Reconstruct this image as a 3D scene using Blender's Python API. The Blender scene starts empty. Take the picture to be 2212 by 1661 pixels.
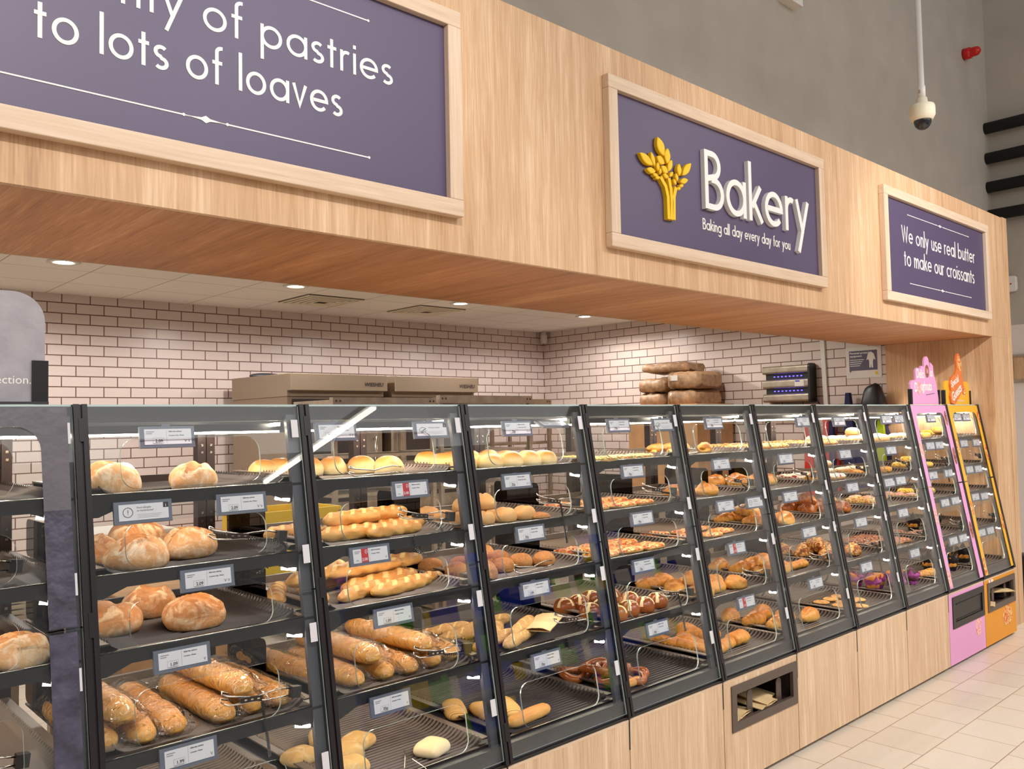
import bpy, bmesh, math, random
from mathutils import Vector, Matrix, noise as mnoise
random.seed(7)
SC = bpy.context.scene
COL = SC.collection
PI = math.pi

# ------------------------------------------------------------------ camera, world, lights, exposure
CAM_Z = 1.6577
cam_d = bpy.data.cameras.new('camera')
cam_d.sensor_width = 36.0
cam_d.lens = 1843.6 / 2212 * 36
cam_d.clip_start = 0.05
cam = bpy.data.objects.new('camera', cam_d)
COL.objects.link(cam)
CR = (0.73278, -0.68017, -0.01998)
CU = (-0.01611, -0.04670, 0.99878)
CF = (0.68028, 0.73156, 0.04518)
cam.matrix_world = Matrix(((CR[0], CU[0], -CF[0], 0), (CR[1], CU[1], -CF[1], 0), (CR[2], CU[2], -CF[2], CAM_Z), (0, 0, 0, 1)))
SC.camera = cam
SC.view_settings.view_transform = 'Standard'
SC.view_settings.look = 'None'
SC.view_settings.exposure = 0.0
SC.view_settings.gamma = 1.0
SC.view_settings.use_curve_mapping = False
SC.cycles.transparent_max_bounces = 32
SC.cycles.max_bounces = 8
SC.cycles.caustics_reflective = False
SC.cycles.caustics_refractive = False
SC.cycles.use_denoising = True
SC.cycles.sample_clamp_indirect = 6.0

world = bpy.data.worlds.new('hall')
SC.world = world
world.use_nodes = True
world.node_tree.nodes['Background'].inputs[0].default_value = (1.0, 0.96, 0.93, 1)
world.node_tree.nodes['Background'].inputs[1].default_value = 0.30


def lamp(kind, name, loc, energy, color=(1, 0.94, 0.87), target=None, **kw):
    d = bpy.data.lights.new(name, kind)
    d.energy = energy
    d.color = color
    for k, v in kw.items():
        setattr(d, k, v)
    o = bpy.data.objects.new(name, d)
    COL.objects.link(o)
    o.location = loc
    if target is not None:
        o.rotation_euler = (Vector(target) - Vector(loc)).to_track_quat('-Z', 'Y').to_euler()
    return o


# track spots over the aisle, aimed at the sign fascia and counter
for sx, e in ((0.35, 215), (2.3, 70), (4.4, 130), (6.25, 150)):
    lamp('SPOT', 'track_spot', (sx, -0.4, 4.05), e, (1, 0.95, 0.90), (sx + 0.15, 2.25, 1.75), spot_size=1.5, spot_blend=0.6, shadow_soft_size=0.07)
lamp('SPOT', 'track_spot', (3.4, -0.35, 4.05), 260, (1, 0.95, 0.90), (7.18, 2.9, 1.6), spot_size=0.7, spot_blend=0.4, shadow_soft_size=0.05)
# big soft light of the shop's many ceiling luminaires
lamp('AREA', 'hall_light', (4.5, -3.2, 5.4), 280, (1, 0.97, 0.94), (4.5, 1.0, 0.8), shape='RECTANGLE', size=14, size_y=4.5)
lamp('AREA', 'shelving_fill', (6.3, -1.0, 4.2), 190, (1, 0.98, 0.96), (6.3, -3.0, 0.8), shape='RECTANGLE', size=5, size_y=0.15)  # added fill lamp, brightens the shelving opposite so the glass mirrors it
# recessed downlights of the bakery kitchen
for dx in (0.1, 1.57, 3.18, 4.79, 6.35):
    lamp('SPOT', 'kitchen_downlight', (dx, 5.8, 2.69), 55, (1, 0.94, 0.88), (dx + 0.02, 5.85, 0), spot_size=2.95, spot_blend=0.3, shadow_soft_size=0.05)
for dx in (0.5, 2.4, 4.3, 6.1):
    lamp('SPOT', 'kitchen_downlight', (dx, 4.2, 2.69), 34, (1, 0.93, 0.84), (dx, 4.3, 0), spot_size=2.95, spot_blend=0.5, shadow_soft_size=0.05)

# ------------------------------------------------------------------ helpers


def lin(c):
    return tuple(((v / 255) / 12.92 if v / 255 <= 0.04045 else ((v / 255 + 0.055) / 1.055) ** 2.4) for v in c) + (1.0,)


MATS = {}


def new_mat(name):
    m = bpy.data.materials.new(name)
    m.use_nodes = True
    nt = m.node_tree
    b = nt.nodes['Principled BSDF']
    MATS[name] = m
    return m, nt, b


def N(nt, kind, **kw):
    n = nt.nodes.new(kind)
    for k, v in kw.items():
        setattr(n, k, v)
    return n


def ramp(nt, stops, interp='LINEAR'):
    r = nt.nodes.new('ShaderNodeValToRGB')
    r.color_ramp.interpolation = interp
    e = r.color_ramp.elements
    while len(e) < len(stops):
        e.new(0.5)
    for i, (p, c) in enumerate(stops):
        e[i].position = p
        e[i].color = lin(c) if len(c) == 3 else c
    return r


def simple(name, c, rough=0.5, metal=0.0, spec=0.5, var=0.0, scale=40, bump=0.0, bscale=200, emit=0.0, coat=0.0):
    m, nt, b = new_mat(name)
    b.inputs['Base Color'].default_value = lin(c)
    b.inputs['Roughness'].default_value = rough
    b.inputs['Metallic'].default_value = metal
    b.inputs['Specular IOR Level'].default_value = spec
    b.inputs['Coat Weight'].default_value = coat
    if var > 0 or bump > 0:
        tc = N(nt, 'ShaderNodeTexCoord')
        nz = N(nt, 'ShaderNodeTexNoise')
        nz.inputs['Scale'].default_value = scale
        nz.inputs['Detail'].default_value = 4
        nt.links.new(tc.outputs['Object'], nz.inputs['Vector'])
        if var > 0:
            lo = tuple(max(0, v * (1 - var)) for v in c)
            hi = tuple(min(255, v * (1 + var)) for v in c)
            r = ramp(nt, [(0.3, lo), (0.7, hi)])
            nt.links.new(nz.outputs['Fac'], r.inputs['Fac'])
            nt.links.new(r.outputs['Color'], b.inputs['Base Color'])
        if bump > 0:
            n2 = N(nt, 'ShaderNodeTexNoise')
            n2.inputs['Scale'].default_value = bscale
            bp = N(nt, 'ShaderNodeBump')
            bp.inputs['Strength'].default_value = bump
            bp.inputs['Distance'].default_value = 0.004
            nt.links.new(tc.outputs['Object'], n2.inputs['Vector'])
            nt.links.new(n2.outputs['Fac'], bp.inputs['Height'])
            nt.links.new(bp.outputs['Normal'], b.inputs['Normal'])
    if emit > 0:
        b.inputs['Emission Color'].default_value = lin(c)
        b.inputs['Emission Strength'].default_value = emit
    return m


def wood(name, stops, axis='Z', rough=0.55, fine=1.0):
    m, nt, b = new_mat(name)
    g = N(nt, 'ShaderNodeNewGeometry')
    mp = N(nt, 'ShaderNodeMapping')
    s = {'X': (0.9, 22, 22), 'Y': (22, 0.9, 22), 'Z': (22, 22, 0.9)}[axis]
    mp.inputs['Scale'].default_value = tuple(v * fine for v in s)
    nt.links.new(g.outputs['Position'], mp.inputs['Vector'])
    n1 = N(nt, 'ShaderNodeTexNoise')
    n1.inputs['Scale'].default_value = 1.0
    n1.inputs['Detail'].default_value = 5
    n1.inputs['Roughness'].default_value = 0.65
    n1.inputs['Distortion'].default_value = 0.6
    nt.links.new(mp.outputs['Vector'], n1.inputs['Vector'])
    n2 = N(nt, 'ShaderNodeTexNoise')
    n2.inputs['Scale'].default_value = 7.0
    n2.inputs['Detail'].default_value = 3
    nt.links.new(mp.outputs['Vector'], n2.inputs['Vector'])
    n3 = N(nt, 'ShaderNodeTexNoise')
    n3.inputs['Scale'].default_value = 0.16
    n3.inputs['Detail'].default_value = 2
    nt.links.new(mp.outputs['Vector'], n3.inputs['Vector'])
    a = N(nt, 'ShaderNodeMath', operation='MULTIPLY_ADD')
    a.inputs[1].default_value = 0.35
    nt.links.new(n2.outputs['Fac'], a.inputs[0])
    a2 = N(nt, 'ShaderNodeMath', operation='MULTIPLY_ADD')
    a2.inputs[1].default_value = 0.5
    nt.links.new(n1.outputs['Fac'], a2.inputs[0])
    a3 = N(nt, 'ShaderNodeMath', operation='MULTIPLY')
    a3.inputs[1].default_value = 0.25
    nt.links.new(n3.outputs['Fac'], a3.inputs[0])
    nt.links.new(a3.outputs[0], a2.inputs[2])
    nt.links.new(a2.outputs[0], a.inputs[2])
    r = ramp(nt, stops)
    nt.links.new(a.outputs[0], r.inputs['Fac'])
    nt.links.new(r.outputs['Color'], b.inputs['Base Color'])
    b.inputs['Roughness'].default_value = rough
    bp = N(nt, 'ShaderNodeBump')
    bp.inputs['Strength'].default_value = 0.08
    bp.inputs['Distance'].default_value = 0.002
    nt.links.new(a.outputs[0], bp.inputs['Height'])
    nt.links.new(bp.outputs['Normal'], b.inputs['Normal'])
    return m


def brickmat(name, c1, c2, mortar, bw, rh, ms, axes, off=(0, 0), offset=0.5, rough=0.3, bump=0.3, speck=None):
    m, nt, b = new_mat(name)
    g = N(nt, 'ShaderNodeNewGeometry')
    sp = N(nt, 'ShaderNodeSeparateXYZ')
    nt.links.new(g.outputs['Position'], sp.inputs[0])
    cb = N(nt, 'ShaderNodeCombineXYZ')
    for i in (0, 1):
        ad = N(nt, 'ShaderNodeMath', operation='ADD')
        ad.inputs[1].default_value = off[i]
        nt.links.new(sp.outputs[axes[i]], ad.inputs[0])
        nt.links.new(ad.outputs[0], cb.inputs[i])
    br = N(nt, 'ShaderNodeTexBrick')
    br.offset = offset
    br.inputs['Scale'].default_value = 1.0
    br.inputs['Color1'].default_value = lin(c1)
    br.inputs['Color2'].default_value = lin(c2)
    br.inputs['Mortar'].default_value = lin(mortar)
    br.inputs['Mortar Size'].default_value = ms
    br.inputs['Mortar Smooth'].default_value = 0.1
    br.inputs['Brick Width'].default_value = bw
    br.inputs['Row Height'].default_value = rh
    nt.links.new(cb.outputs[0], br.inputs['Vector'])
    col = br.outputs['Color']
    if speck:
        nz = N(nt, 'ShaderNodeTexNoise')
        nz.inputs['Scale'].default_value = 45
        nz.inputs['Detail'].default_value = 2
        nt.links.new(g.outputs['Position'], nz.inputs['Vector'])
        rr = ramp(nt, [(0.62, (0, 0, 0)), (0.68, (255, 255, 255))])
        nt.links.new(nz.outputs['Fac'], rr.inputs['Fac'])
        ml = N(nt, 'ShaderNodeMath', operation='MULTIPLY')
        ml.inputs[1].default_value = 0.45
        nt.links.new(rr.outputs['Color'], ml.inputs[0])
        mx = N(nt, 'ShaderNodeMix', data_type='RGBA')
        nt.links.new(ml.outputs[0], mx.inputs['Factor'])
        nt.links.new(col, mx.inputs['A'])
        mx.inputs['B'].default_value = lin(speck)
        col = mx.outputs['Result']
    nt.links.new(col, b.inputs['Base Color'])
    b.inputs['Roughness'].default_value = rough
    bp = N(nt, 'ShaderNodeBump')
    bp.invert = True
    bp.inputs['Strength'].default_value = bump
    bp.inputs['Distance'].default_value = 0.004
    nt.links.new(br.outputs['Fac'], bp.inputs['Height'])
    nt.links.new(bp.outputs['Normal'], b.inputs['Normal'])
    return m


def glassmat(name, tint=(0.965, 0.985, 0.98), ior=1.5, rough=0.0, gain=1.0, bump=0.0, bscale=30):
    m, nt, b = new_mat(name)
    nt.nodes.remove(b)
    out = nt.nodes['Material Output']
    tr = N(nt, 'ShaderNodeBsdfTransparent')
    tr.inputs[0].default_value = tint + (1,)
    gl = N(nt, 'ShaderNodeBsdfGlossy')
    gl.inputs['Roughness'].default_value = rough
    fr = N(nt, 'ShaderNodeLayerWeight')
    fr.inputs['Blend'].default_value = 0.5
    pw = N(nt, 'ShaderNodeMath', operation='POWER')
    pw.inputs[1].default_value = 5.0
    f0 = ((ior - 1) / (ior + 1)) ** 2
    ml = N(nt, 'ShaderNodeMath', operation='MULTIPLY_ADD', use_clamp=True)
    ml.inputs[1].default_value = (1 - f0) * 0.8
    ml.inputs[2].default_value = f0 * gain
    nt.links.new(fr.outputs['Facing'], pw.inputs[0])
    mx = N(nt, 'ShaderNodeMixShader')
    nt.links.new(pw.outputs[0], ml.inputs[0])
    nt.links.new(ml.outputs[0], mx.inputs[0])
    nt.links.new(tr.outputs[0], mx.inputs[1])
    nt.links.new(gl.outputs[0], mx.inputs[2])
    nt.links.new(mx.outputs[0], out.inputs['Surface'])
    if bump > 0:
        tc = N(nt, 'ShaderNodeTexCoord')
        vo = N(nt, 'ShaderNodeTexNoise')
        vo.inputs['Scale'].default_value = bscale
        vo.inputs['Detail'].default_value = 3
        vo.inputs['Distortion'].default_value = 1.5
        bp = N(nt, 'ShaderNodeBump')
        bp.inputs['Strength'].default_value = bump
        bp.inputs['Distance'].default_value = 0.02
        nt.links.new(tc.outputs['Object'], vo.inputs['Vector'])
        nt.links.new(vo.outputs['Fac'], bp.inputs['Height'])
        nt.links.new(bp.outputs['Normal'], gl.inputs['Normal'])
        nt.links.new(bp.outputs['Normal'], fr.inputs['Normal'])
    return m


def crust(name, stops, nscale=18, zw=0.55, nw=0.45, rough=0.55, bump=0.35, bscale=60, flour=None, fl=(0.5, 0.62), rnd=0.08):
    """baked crust: colour from height on the item (tops bake darker), noise and a small per-item shift; optional flour dusting"""
    m, nt, b = new_mat(name)
    tc = N(nt, 'ShaderNodeTexCoord')
    sp = N(nt, 'ShaderNodeSeparateXYZ')
    nt.links.new(tc.outputs['Generated'], sp.inputs[0])
    oi = N(nt, 'ShaderNodeObjectInfo')
    ofs = N(nt, 'ShaderNodeVectorMath', operation='MULTIPLY_ADD')
    comb = N(nt, 'ShaderNodeCombineXYZ')
    for i in range(3):
        nt.links.new(oi.outputs['Random'], comb.inputs[i])
    ofs.inputs[1].default_value = (7, 3, 5)
    nt.links.new(comb.outputs[0], ofs.inputs[0])
    nt.links.new(tc.outputs['Object'], ofs.inputs[2])
    nz = N(nt, 'ShaderNodeTexNoise')
    nz.inputs['Scale'].default_value = nscale
    nz.inputs['Detail'].default_value = 4
    nt.links.new(ofs.outputs[0], nz.inputs['Vector'])
    a = N(nt, 'ShaderNodeMath', operation='MULTIPLY')
    a.inputs[1].default_value = nw
    nt.links.new(nz.outputs['Fac'], a.inputs[0])
    a2 = N(nt, 'ShaderNodeMath', operation='MULTIPLY_ADD')
    a2.inputs[1].default_value = zw
    nt.links.new(sp.outputs['Z'], a2.inputs[0])
    nt.links.new(a.outputs[0], a2.inputs[2])
    a3 = N(nt, 'ShaderNodeMath', operation='MULTIPLY_ADD')
    a3.inputs[1].default_value = rnd
    nt.links.new(oi.outputs['Random'], a3.inputs[0])
    nt.links.new(a2.outputs[0], a3.inputs[2])
    r = ramp(nt, stops)
    nt.links.new(a3.outputs[0], r.inputs['Fac'])
    col = r.outputs['Color']
    if flour:
        n2 = N(nt, 'ShaderNodeTexNoise')
        n2.inputs['Scale'].default_value = 22
        n2.inputs['Detail'].default_value = 6
        n2.inputs['Roughness'].default_value = 0.7
        n2.inputs['Distortion'].default_value = 0.8
        nt.links.new(ofs.outputs[0], n2.inputs['Vector'])
        r2 = ramp(nt, [(fl[0], (0, 0, 0)), (fl[1], (255, 255, 255))])
        nt.links.new(n2.outputs['Fac'], r2.inputs['Fac'])
        mx = N(nt, 'ShaderNodeMix', data_type='RGBA')
        nt.links.new(r2.outputs['Color'], mx.inputs['Factor'])
        nt.links.new(col, mx.inputs['A'])
        mx.inputs['B'].default_value = lin(flour)
        col = mx.outputs['Result']
    nt.links.new(col, b.inputs['Base Color'])
    b.inputs['Roughness'].default_value = rough
    n3 = N(nt, 'ShaderNodeTexNoise')
    n3.inputs['Scale'].default_value = bscale
    n3.inputs['Detail'].default_value = 4
    nt.links.new(tc.outputs['Object'], n3.inputs['Vector'])
    bp = N(nt, 'ShaderNodeBump')
    bp.inputs['Strength'].default_value = bump
    bp.inputs['Distance'].default_value = 0.004
    nt.links.new(n3.outputs['Fac'], bp.inputs['Height'])
    nt.links.new(bp.outputs['Normal'], b.inputs['Normal'])
    return m


def mottled(name, cols, scale=90, rough=0.5, bump=0.6):
    """chopped topping: small cells in a few colours"""
    m, nt, b = new_mat(name)
    tc = N(nt, 'ShaderNodeTexCoord')
    dn = N(nt, 'ShaderNodeTexNoise')
    dn.inputs['Scale'].default_value = 60
    vm = N(nt, 'ShaderNodeVectorMath', operation='MULTIPLY_ADD')
    vm.inputs[1].default_value = (0.012, 0.012, 0.012)
    nt.links.new(tc.outputs['Object'], dn.inputs['Vector'])
    nt.links.new(dn.outputs['Color'], vm.inputs[0])
    nt.links.new(tc.outputs['Object'], vm.inputs[2])
    v = N(nt, 'ShaderNodeTexVoronoi')
    v.inputs['Scale'].default_value = scale
    nt.links.new(vm.outputs[0], v.inputs['Vector'])
    sp = N(nt, 'ShaderNodeSeparateXYZ')
    nt.links.new(v.outputs['Color'], sp.inputs[0])
    n = len(cols)
    r = ramp(nt, [(i / n, c) for i, c in enumerate(cols)], 'CONSTANT')
    nt.links.new(sp.outputs['X'], r.inputs['Fac'])
    nt.links.new(r.outputs['Color'], b.inputs['Base Color'])
    b.inputs['Roughness'].default_value = rough
    bp = N(nt, 'ShaderNodeBump')
    bp.inputs['Strength'].default_value = bump
    bp.inputs['Distance'].default_value = 0.004
    nt.links.new(v.outputs['Distance'], bp.inputs['Height'])
    nt.links.new(bp.outputs['Normal'], b.inputs['Normal'])
    return m


def stripes(name, base, stripe, scale=60, width=0.7, axis=(1, 0.4, 0), rough=0.45):
    m, nt, b = new_mat(name)
    tc = N(nt, 'ShaderNodeTexCoord')
    w = N(nt, 'ShaderNodeTexWave')
    w.inputs['Scale'].default_value = scale
    w.inputs['Distortion'].default_value = 1.2
    w.inputs['Detail Scale'].default_value = 1.5
    nt.links.new(tc.outputs['Object'], w.inputs['Vector'])
    r = ramp(nt, [(width - 0.05, base), (width + 0.05, stripe)])
    nt.links.new(w.outputs['Fac'], r.inputs['Fac'])
    nt.links.new(r.outputs['Color'], b.inputs['Base Color'])
    b.inputs['Roughness'].default_value = rough
    return m


def emitter(name, c, strength):
    m, nt, b = new_mat(name)
    nt.nodes.remove(b)
    e = N(nt, 'ShaderNodeEmission')
    e.inputs[0].default_value = lin(c)
    e.inputs[1].default_value = strength
    nt.links.new(e.outputs[0], nt.nodes['Material Output'].inputs['Surface'])
    return m


# ---- geometry helpers: each adds to a bmesh
def bx(bm, x0, x1, y0, y1, z0, z1, mi=0):
    vs = [bm.verts.new(p) for p in ((x0, y0, z0), (x1, y0, z0), (x1, y1, z0), (x0, y1, z0), (x0, y0, z1), (x1, y0, z1), (x1, y1, z1), (x0, y1, z1))]
    fs = []
    for f in ((0, 3, 2, 1), (4, 5, 6, 7), (0, 1, 5, 4), (1, 2, 6, 5), (2, 3, 7, 6), (3, 0, 4, 7)):
        fc = bm.faces.new([vs[i] for i in f])
        fc.material_index = mi
        fs.append(fc)
    return fs


def prism(bm, poly, axis, a, b, mi=0):
    """closed polygon (list of 2d points) extruded along an axis from a to b; axis X: poly=(y,z), Y: (x,z), Z: (x,y)"""
    def p3(q, t):
        return {'X': (t, q[0], q[1]), 'Y': (q[0], t, q[1]), 'Z': (q[0], q[1], t)}[axis]
    A = [bm.verts.new(p3(q, a)) for q in poly]
    B = [bm.verts.new(p3(q, b)) for q in poly]
    n = len(poly)
    fs = [bm.faces.new(A), bm.faces.new(B[::-1])]
    for i in range(n):
        fs.append(bm.faces.new((A[i], B[i], B[(i + 1) % n], A[(i + 1) % n])))
    for f in fs:
        f.material_index = mi
    return fs


def tube(bm, pts, r, n=8, mi=0, closed=False):
    """round tube along a polyline; r a number or one per point"""
    P = [Vector(p) for p in pts]
    m = len(P)
    R = r if isinstance(r, (list, tuple)) else [r] * m
    rings = []
    up = None
    for i in range(m):
        if closed:
            t = P[(i + 1) % m] - P[i - 1]
        else:
            t = P[min(i + 1, m - 1)] - P[max(i - 1, 0)]
        t = t.normalized() if t.length > 1e-9 else Vector((0, 0, 1))
        if up is None:
            up = Vector((0, 0, 1)) if abs(t.z) < 0.9 else Vector((1, 0, 0))
        up = (up - t * up.dot(t))
        up = up.normalized() if up.length > 1e-6 else t.orthogonal().normalized()
        s = t.cross(up)
        rings.append([bm.verts.new(P[i] + (up * math.cos(2 * PI * k / n) + s * math.sin(2 * PI * k / n)) * R[i]) for k in range(n)])
    for i in range(m if closed else m - 1):
        a, b = rings[i], rings[(i + 1) % m]
        for k in range(n):
            f = bm.faces.new((a[k], a[(k + 1) % n], b[(k + 1) % n], b[k]))
            f.material_index = mi
            f.smooth = True
    if not closed:
        for rg, rv in ((rings[0], 1), (rings[-1], 0)):
            f = bm.faces.new(rg[::-1] if rv else rg)
            f.material_index = mi


def lathe(bm, prof, n=24, cx=0, cy=0, mi=0, smooth=True):
    """profile [(r,z)] turned about the vertical through cx,cy"""
    rings = []
    for r, z in prof:
        if r < 1e-6:
            rings.append([bm.verts.new((cx, cy, z))])
        else:
            rings.append([bm.verts.new((cx + r * math.cos(2 * PI * k / n), cy + r * math.sin(2 * PI * k / n), z)) for k in range(n)])
    for a, b in zip(rings, rings[1:]):
        for k in range(n):
            k2 = (k + 1) % n
            if len(a) == 1 and len(b) == 1:
                continue
            if len(a) == 1:
                f = bm.faces.new((a[0], b[k2], b[k]))
            elif len(b) == 1:
                f = bm.faces.new((a[k], a[k2], b[0]))
            else:
                f = bm.faces.new((a[k], a[k2], b[k2], b[k]))
            f.material_index = mi
            f.smooth = smooth


def rrect(x0, x1, z0, z1, r, seg=6, corners=(1, 1, 1, 1)):
    """rounded rectangle, counter-clockwise from lower left; corners LL, LR, UR, UL"""
    out = []
    for (cx, cz, a0, on) in ((x0 + r, z0 + r, PI, corners[0]), (x1 - r, z0 + r, 1.5 * PI, corners[1]), (x1 - r, z1 - r, 0, corners[2]), (x0 + r, z1 - r, 0.5 * PI, corners[3])):
        if on:
            for i in range(seg + 1):
                a = a0 + i / seg * PI / 2
                out.append((cx + r * math.cos(a), cz + r * math.sin(a)))
        else:
            out.append((x0 if cx < (x0 + x1) / 2 else x1, z0 if cz < (z0 + z1) / 2 else z1))
    return out


def BM():
    return bmesh.new()


def to_mesh(bm, name, mats, recalc=True):
    if recalc:
        bmesh.ops.recalc_face_normals(bm, faces=bm.faces)
    me = bpy.data.meshes.new(name)
    bm.to_mesh(me)
    bm.free()
    for m in (mats if isinstance(mats, (list, tuple)) else [mats]):
        me.materials.append(m)
    return me


def tag(o, label=None, cat=None, group=None, kind=None):
    if label:
        o['label'] = label
    if cat:
        o['category'] = cat
    if group:
        o['group'] = group
    if kind:
        o['kind'] = kind
    return o


def put(name, me, parent=None, loc=None, rot=None):
    o = bpy.data.objects.new(name, me)
    COL.objects.link(o)
    if parent is not None:
        o.parent = parent
    if loc is not None:
        o.location = loc
    if rot is not None:
        o.rotation_euler = rot
    return o


def obj(name, bm, mats, parent=None, loc=None, rot=None, recalc=True):
    return put(name, to_mesh(bm, name, mats, recalc), parent, loc, rot)


def bev(o, w=0.002, seg=2):
    m = o.modifiers.new('soft_edges', 'BEVEL')
    m.width = w
    m.segments = seg
    m.limit_method = 'ANGLE'
    return o


def thing(name, label, cat, loc=(0, 0, 0), rot=None, group=None):
    o = bpy.data.objects.new(name, None)
    COL.objects.link(o)
    o.empty_display_size = 0.05
    o.location = loc
    if rot is not None:
        o.rotation_euler = rot
    return tag(o, label, cat, group)


def struct(name, bm, mats):
    return tag(obj(name, bm, mats), kind='structure')


TXT = {}


def text_bm(bm, body, size, x, z, y=0.0, align='LEFT', mi=0, bold=False, shear=0.0, sx=1.0, depth=0.0006, rot=0.0, space=1.0):
    """flat built-in lettering standing in the XZ plane, facing -Y"""
    key = (body, bold, round(shear, 2), space)
    if key not in TXT:
        cu = bpy.data.curves.new('lettering', 'FONT')
        cu.body = body
        cu.size = 1.0
        cu.shear = shear
        cu.offset = 0.022 if bold else 0.0
        cu.resolution_u = 3
        cu.space_character = space
        ob = bpy.data.objects.new('lettering', cu)
        COL.objects.link(ob)
        bpy.context.view_layer.update()
        me = bpy.data.meshes.new_from_object(ob.evaluated_get(bpy.context.evaluated_depsgraph_get()))
        vs = [v.co.copy() for v in me.vertices]
        fs = [list(p.vertices) for p in me.polygons]
        bpy.data.objects.remove(ob)
        bpy.data.curves.remove(cu)
        bpy.data.meshes.remove(me)
        TXT[key] = (vs, fs)
    vs, fs = TXT[key]
    if not vs:
        return
    w = max(v.x for v in vs)
    dx = {'LEFT': 0, 'CENTER': -w / 2, 'RIGHT': -w}[align]
    c, s = math.cos(rot), math.sin(rot)
    B = []
    for v in vs:
        px, pz = (v.x + dx) * size * sx, v.y * size
        B.append(bm.verts.new((x + px * c - pz * s, y, z + px * s + pz * c)))
    for f in fs:
        try:
            fc = bm.faces.new([B[i] for i in f])
            fc.material_index = mi
            if fc.normal.y > 0:
                fc.normal_flip()
        except ValueError:
            pass


# ------------------------------------------------------------------ materials
OAK = [(0.36, (168, 128, 92)), (0.48, (198, 158, 118)), (0.57, (210, 171, 132)), (0.68, (228, 195, 160))]
M_oak = wood('oak_upright', OAK, 'Z')
M_oak_x = wood('oak_along', [(0.30, (188, 155, 126)), (0.5, (214, 186, 158)), (0.72, (230, 208, 184))], 'X')
M_oak_fz = wood('oak_frame', [(0.30, (188, 155, 126)), (0.5, (214, 186, 158)), (0.72, (230, 208, 184))], 'Z')
M_oak_y = wood('oak_soffit_bounce_tint', [(0.38, (140, 86, 48)), (0.49, (170, 110, 64)), (0.57, (182, 122, 76)), (0.67, (200, 144, 98))], 'Y')  # same oak with the underside's warm bounce light painted into darker, redder tones
M_cab = wood('oak_cabinet', [(0.36, (180, 144, 110)), (0.48, (208, 175, 141)), (0.57, (218, 187, 154)), (0.69, (236, 211, 184))], 'Z', fine=1.2)
M_tile_b = brickmat('metro_tile_rear', (222, 208, 203), (215, 200, 195), (108, 78, 68), 0.2065, 0.0816, 0.0042, (0, 2), (0.03, -0.0487), bump=0.5)
M_tile_r = brickmat('metro_tile_end', (226, 211, 203), (218, 202, 193), (114, 84, 72), 0.2065, 0.0816, 0.0042, (1, 2), (0.05, -0.0487), bump=0.5)
M_floor = brickmat('floor_tile', (222, 211, 196), (216, 204, 188), (146, 120, 94), 0.2892, 0.286, 0.0022, (0, 1), (0.155, -0.05), rough=0.28, bump=0.1, speck=(226, 190, 120))
M_ceil = brickmat('ceiling_tile', (236, 231, 222), (232, 226, 216), (170, 156, 136), 0.5466, 0.5466, 0.004, (0, 1), (0.374, -0.062), offset=0.0, rough=0.9, bump=0.2)
M_grey = simple('grey_paint', (178, 170, 158), 0.85, var=0.03, scale=3)
M_white_wall = simple('white_paint', (222, 212, 204), 0.8)
M_purple = simple('purple_panel', (70, 54, 92), 0.52, spec=1.0, bump=0.03, bscale=500)
M_letter = simple('white_letter', (240, 236, 230), 0.5)
M_yellow = simple('yellow_emblem', (245, 196, 8), 0.45)
M_black = simple('black_metal', (26, 24, 26), 0.38)
M_blackp = simple('black_plastic', (34, 29, 31), 0.32)
M_dgrey = simple('dark_grey_metal', (62, 60, 66), 0.42)
M_post = simple('grey_edge', (78, 78, 86), 0.35)
M_bolt = simple('bolt', (200, 190, 180), 0.25, 1.0)
M_brownm = simple('brown_metal', (58, 45, 42), 0.4)
M_sill = simple('speckled_sill', (58, 57, 62), 0.35, var=0.25, scale=300)
M_tray = simple('taupe_tray', (128, 112, 100), 0.38, 0.2)
M_traydk = simple('dark_tray', (58, 47, 42), 0.35, 0.3)
M_traydd = simple('black_tray', (30, 26, 25), 0.3, 0.2)
M_strip = simple('white_tag', (214, 212, 216), 0.6)
M_led = emitter('led_strip', (255, 236, 210), 31)
M_led2 = emitter('led_lens', (255, 238, 216), 40)
M_glass = glassmat('case_glass', gain=1.25)
M_gedge = simple('glass_edge', (196, 212, 210), 0.10, spec=1.0)
M_smoke = glassmat('smoked_acrylic', (0.16, 0.14, 0.14), gain=1.0)
M_film = glassmat('bag_film', (0.96, 0.95, 0.93), ior=1.5, rough=0.06, gain=2.0, bump=1.0, bscale=24)
M_lab = simple('label_frame', (102, 105, 122), 0.5)
M_lscr = simple('label_screen', (226, 222, 230), 0.55)
M_ltxt = simple('label_print', (34, 30, 36), 0.6)
M_lgrey = simple('label_print_grey', (140, 136, 142), 0.6)
M_lred = simple('label_red', (196, 36, 48), 0.55)
M_chrome = simple('chrome_wire', (210, 205, 198), 0.14, 1.0)
M_grip = simple('tong_grip', (40, 27, 22), 0.4)
M_cord = simple('cord', (26, 27, 32), 0.35)
M_steel = simple('brushed_steel', (170, 158, 142), 0.38, 0.75, var=0.08, scale=12)
M_oven = simple('oven_casing', (156, 138, 118), 0.5, 0.25)
M_oven_d = simple('oven_dark', (60, 52, 48), 0.3)
M_kraft = simple('kraft_paper', (168, 132, 98), 0.5, var=0.16, scale=22, bump=0.9, bscale=16)
M_bagp = simple('bag_paper', (230, 198, 146), 0.55, var=0.06, scale=12)
M_card = simple('carton', (184, 140, 96), 0.75, var=0.05, scale=10)
M_cream = simple('cream_plastic', (232, 222, 196), 0.5)
M_whitep = simple('white_plastic', (228, 222, 214), 0.4)
M_dome = glassmat('dome_glass', (0.22, 0.24, 0.32), gain=2.0)
M_red = simple('red_lens', (196, 22, 18), 0.2)
M_pink = simple('pink_decal', (226, 160, 206), 0.45)
M_orange = simple('orange_decal', (222, 146, 22), 0.45)
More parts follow.
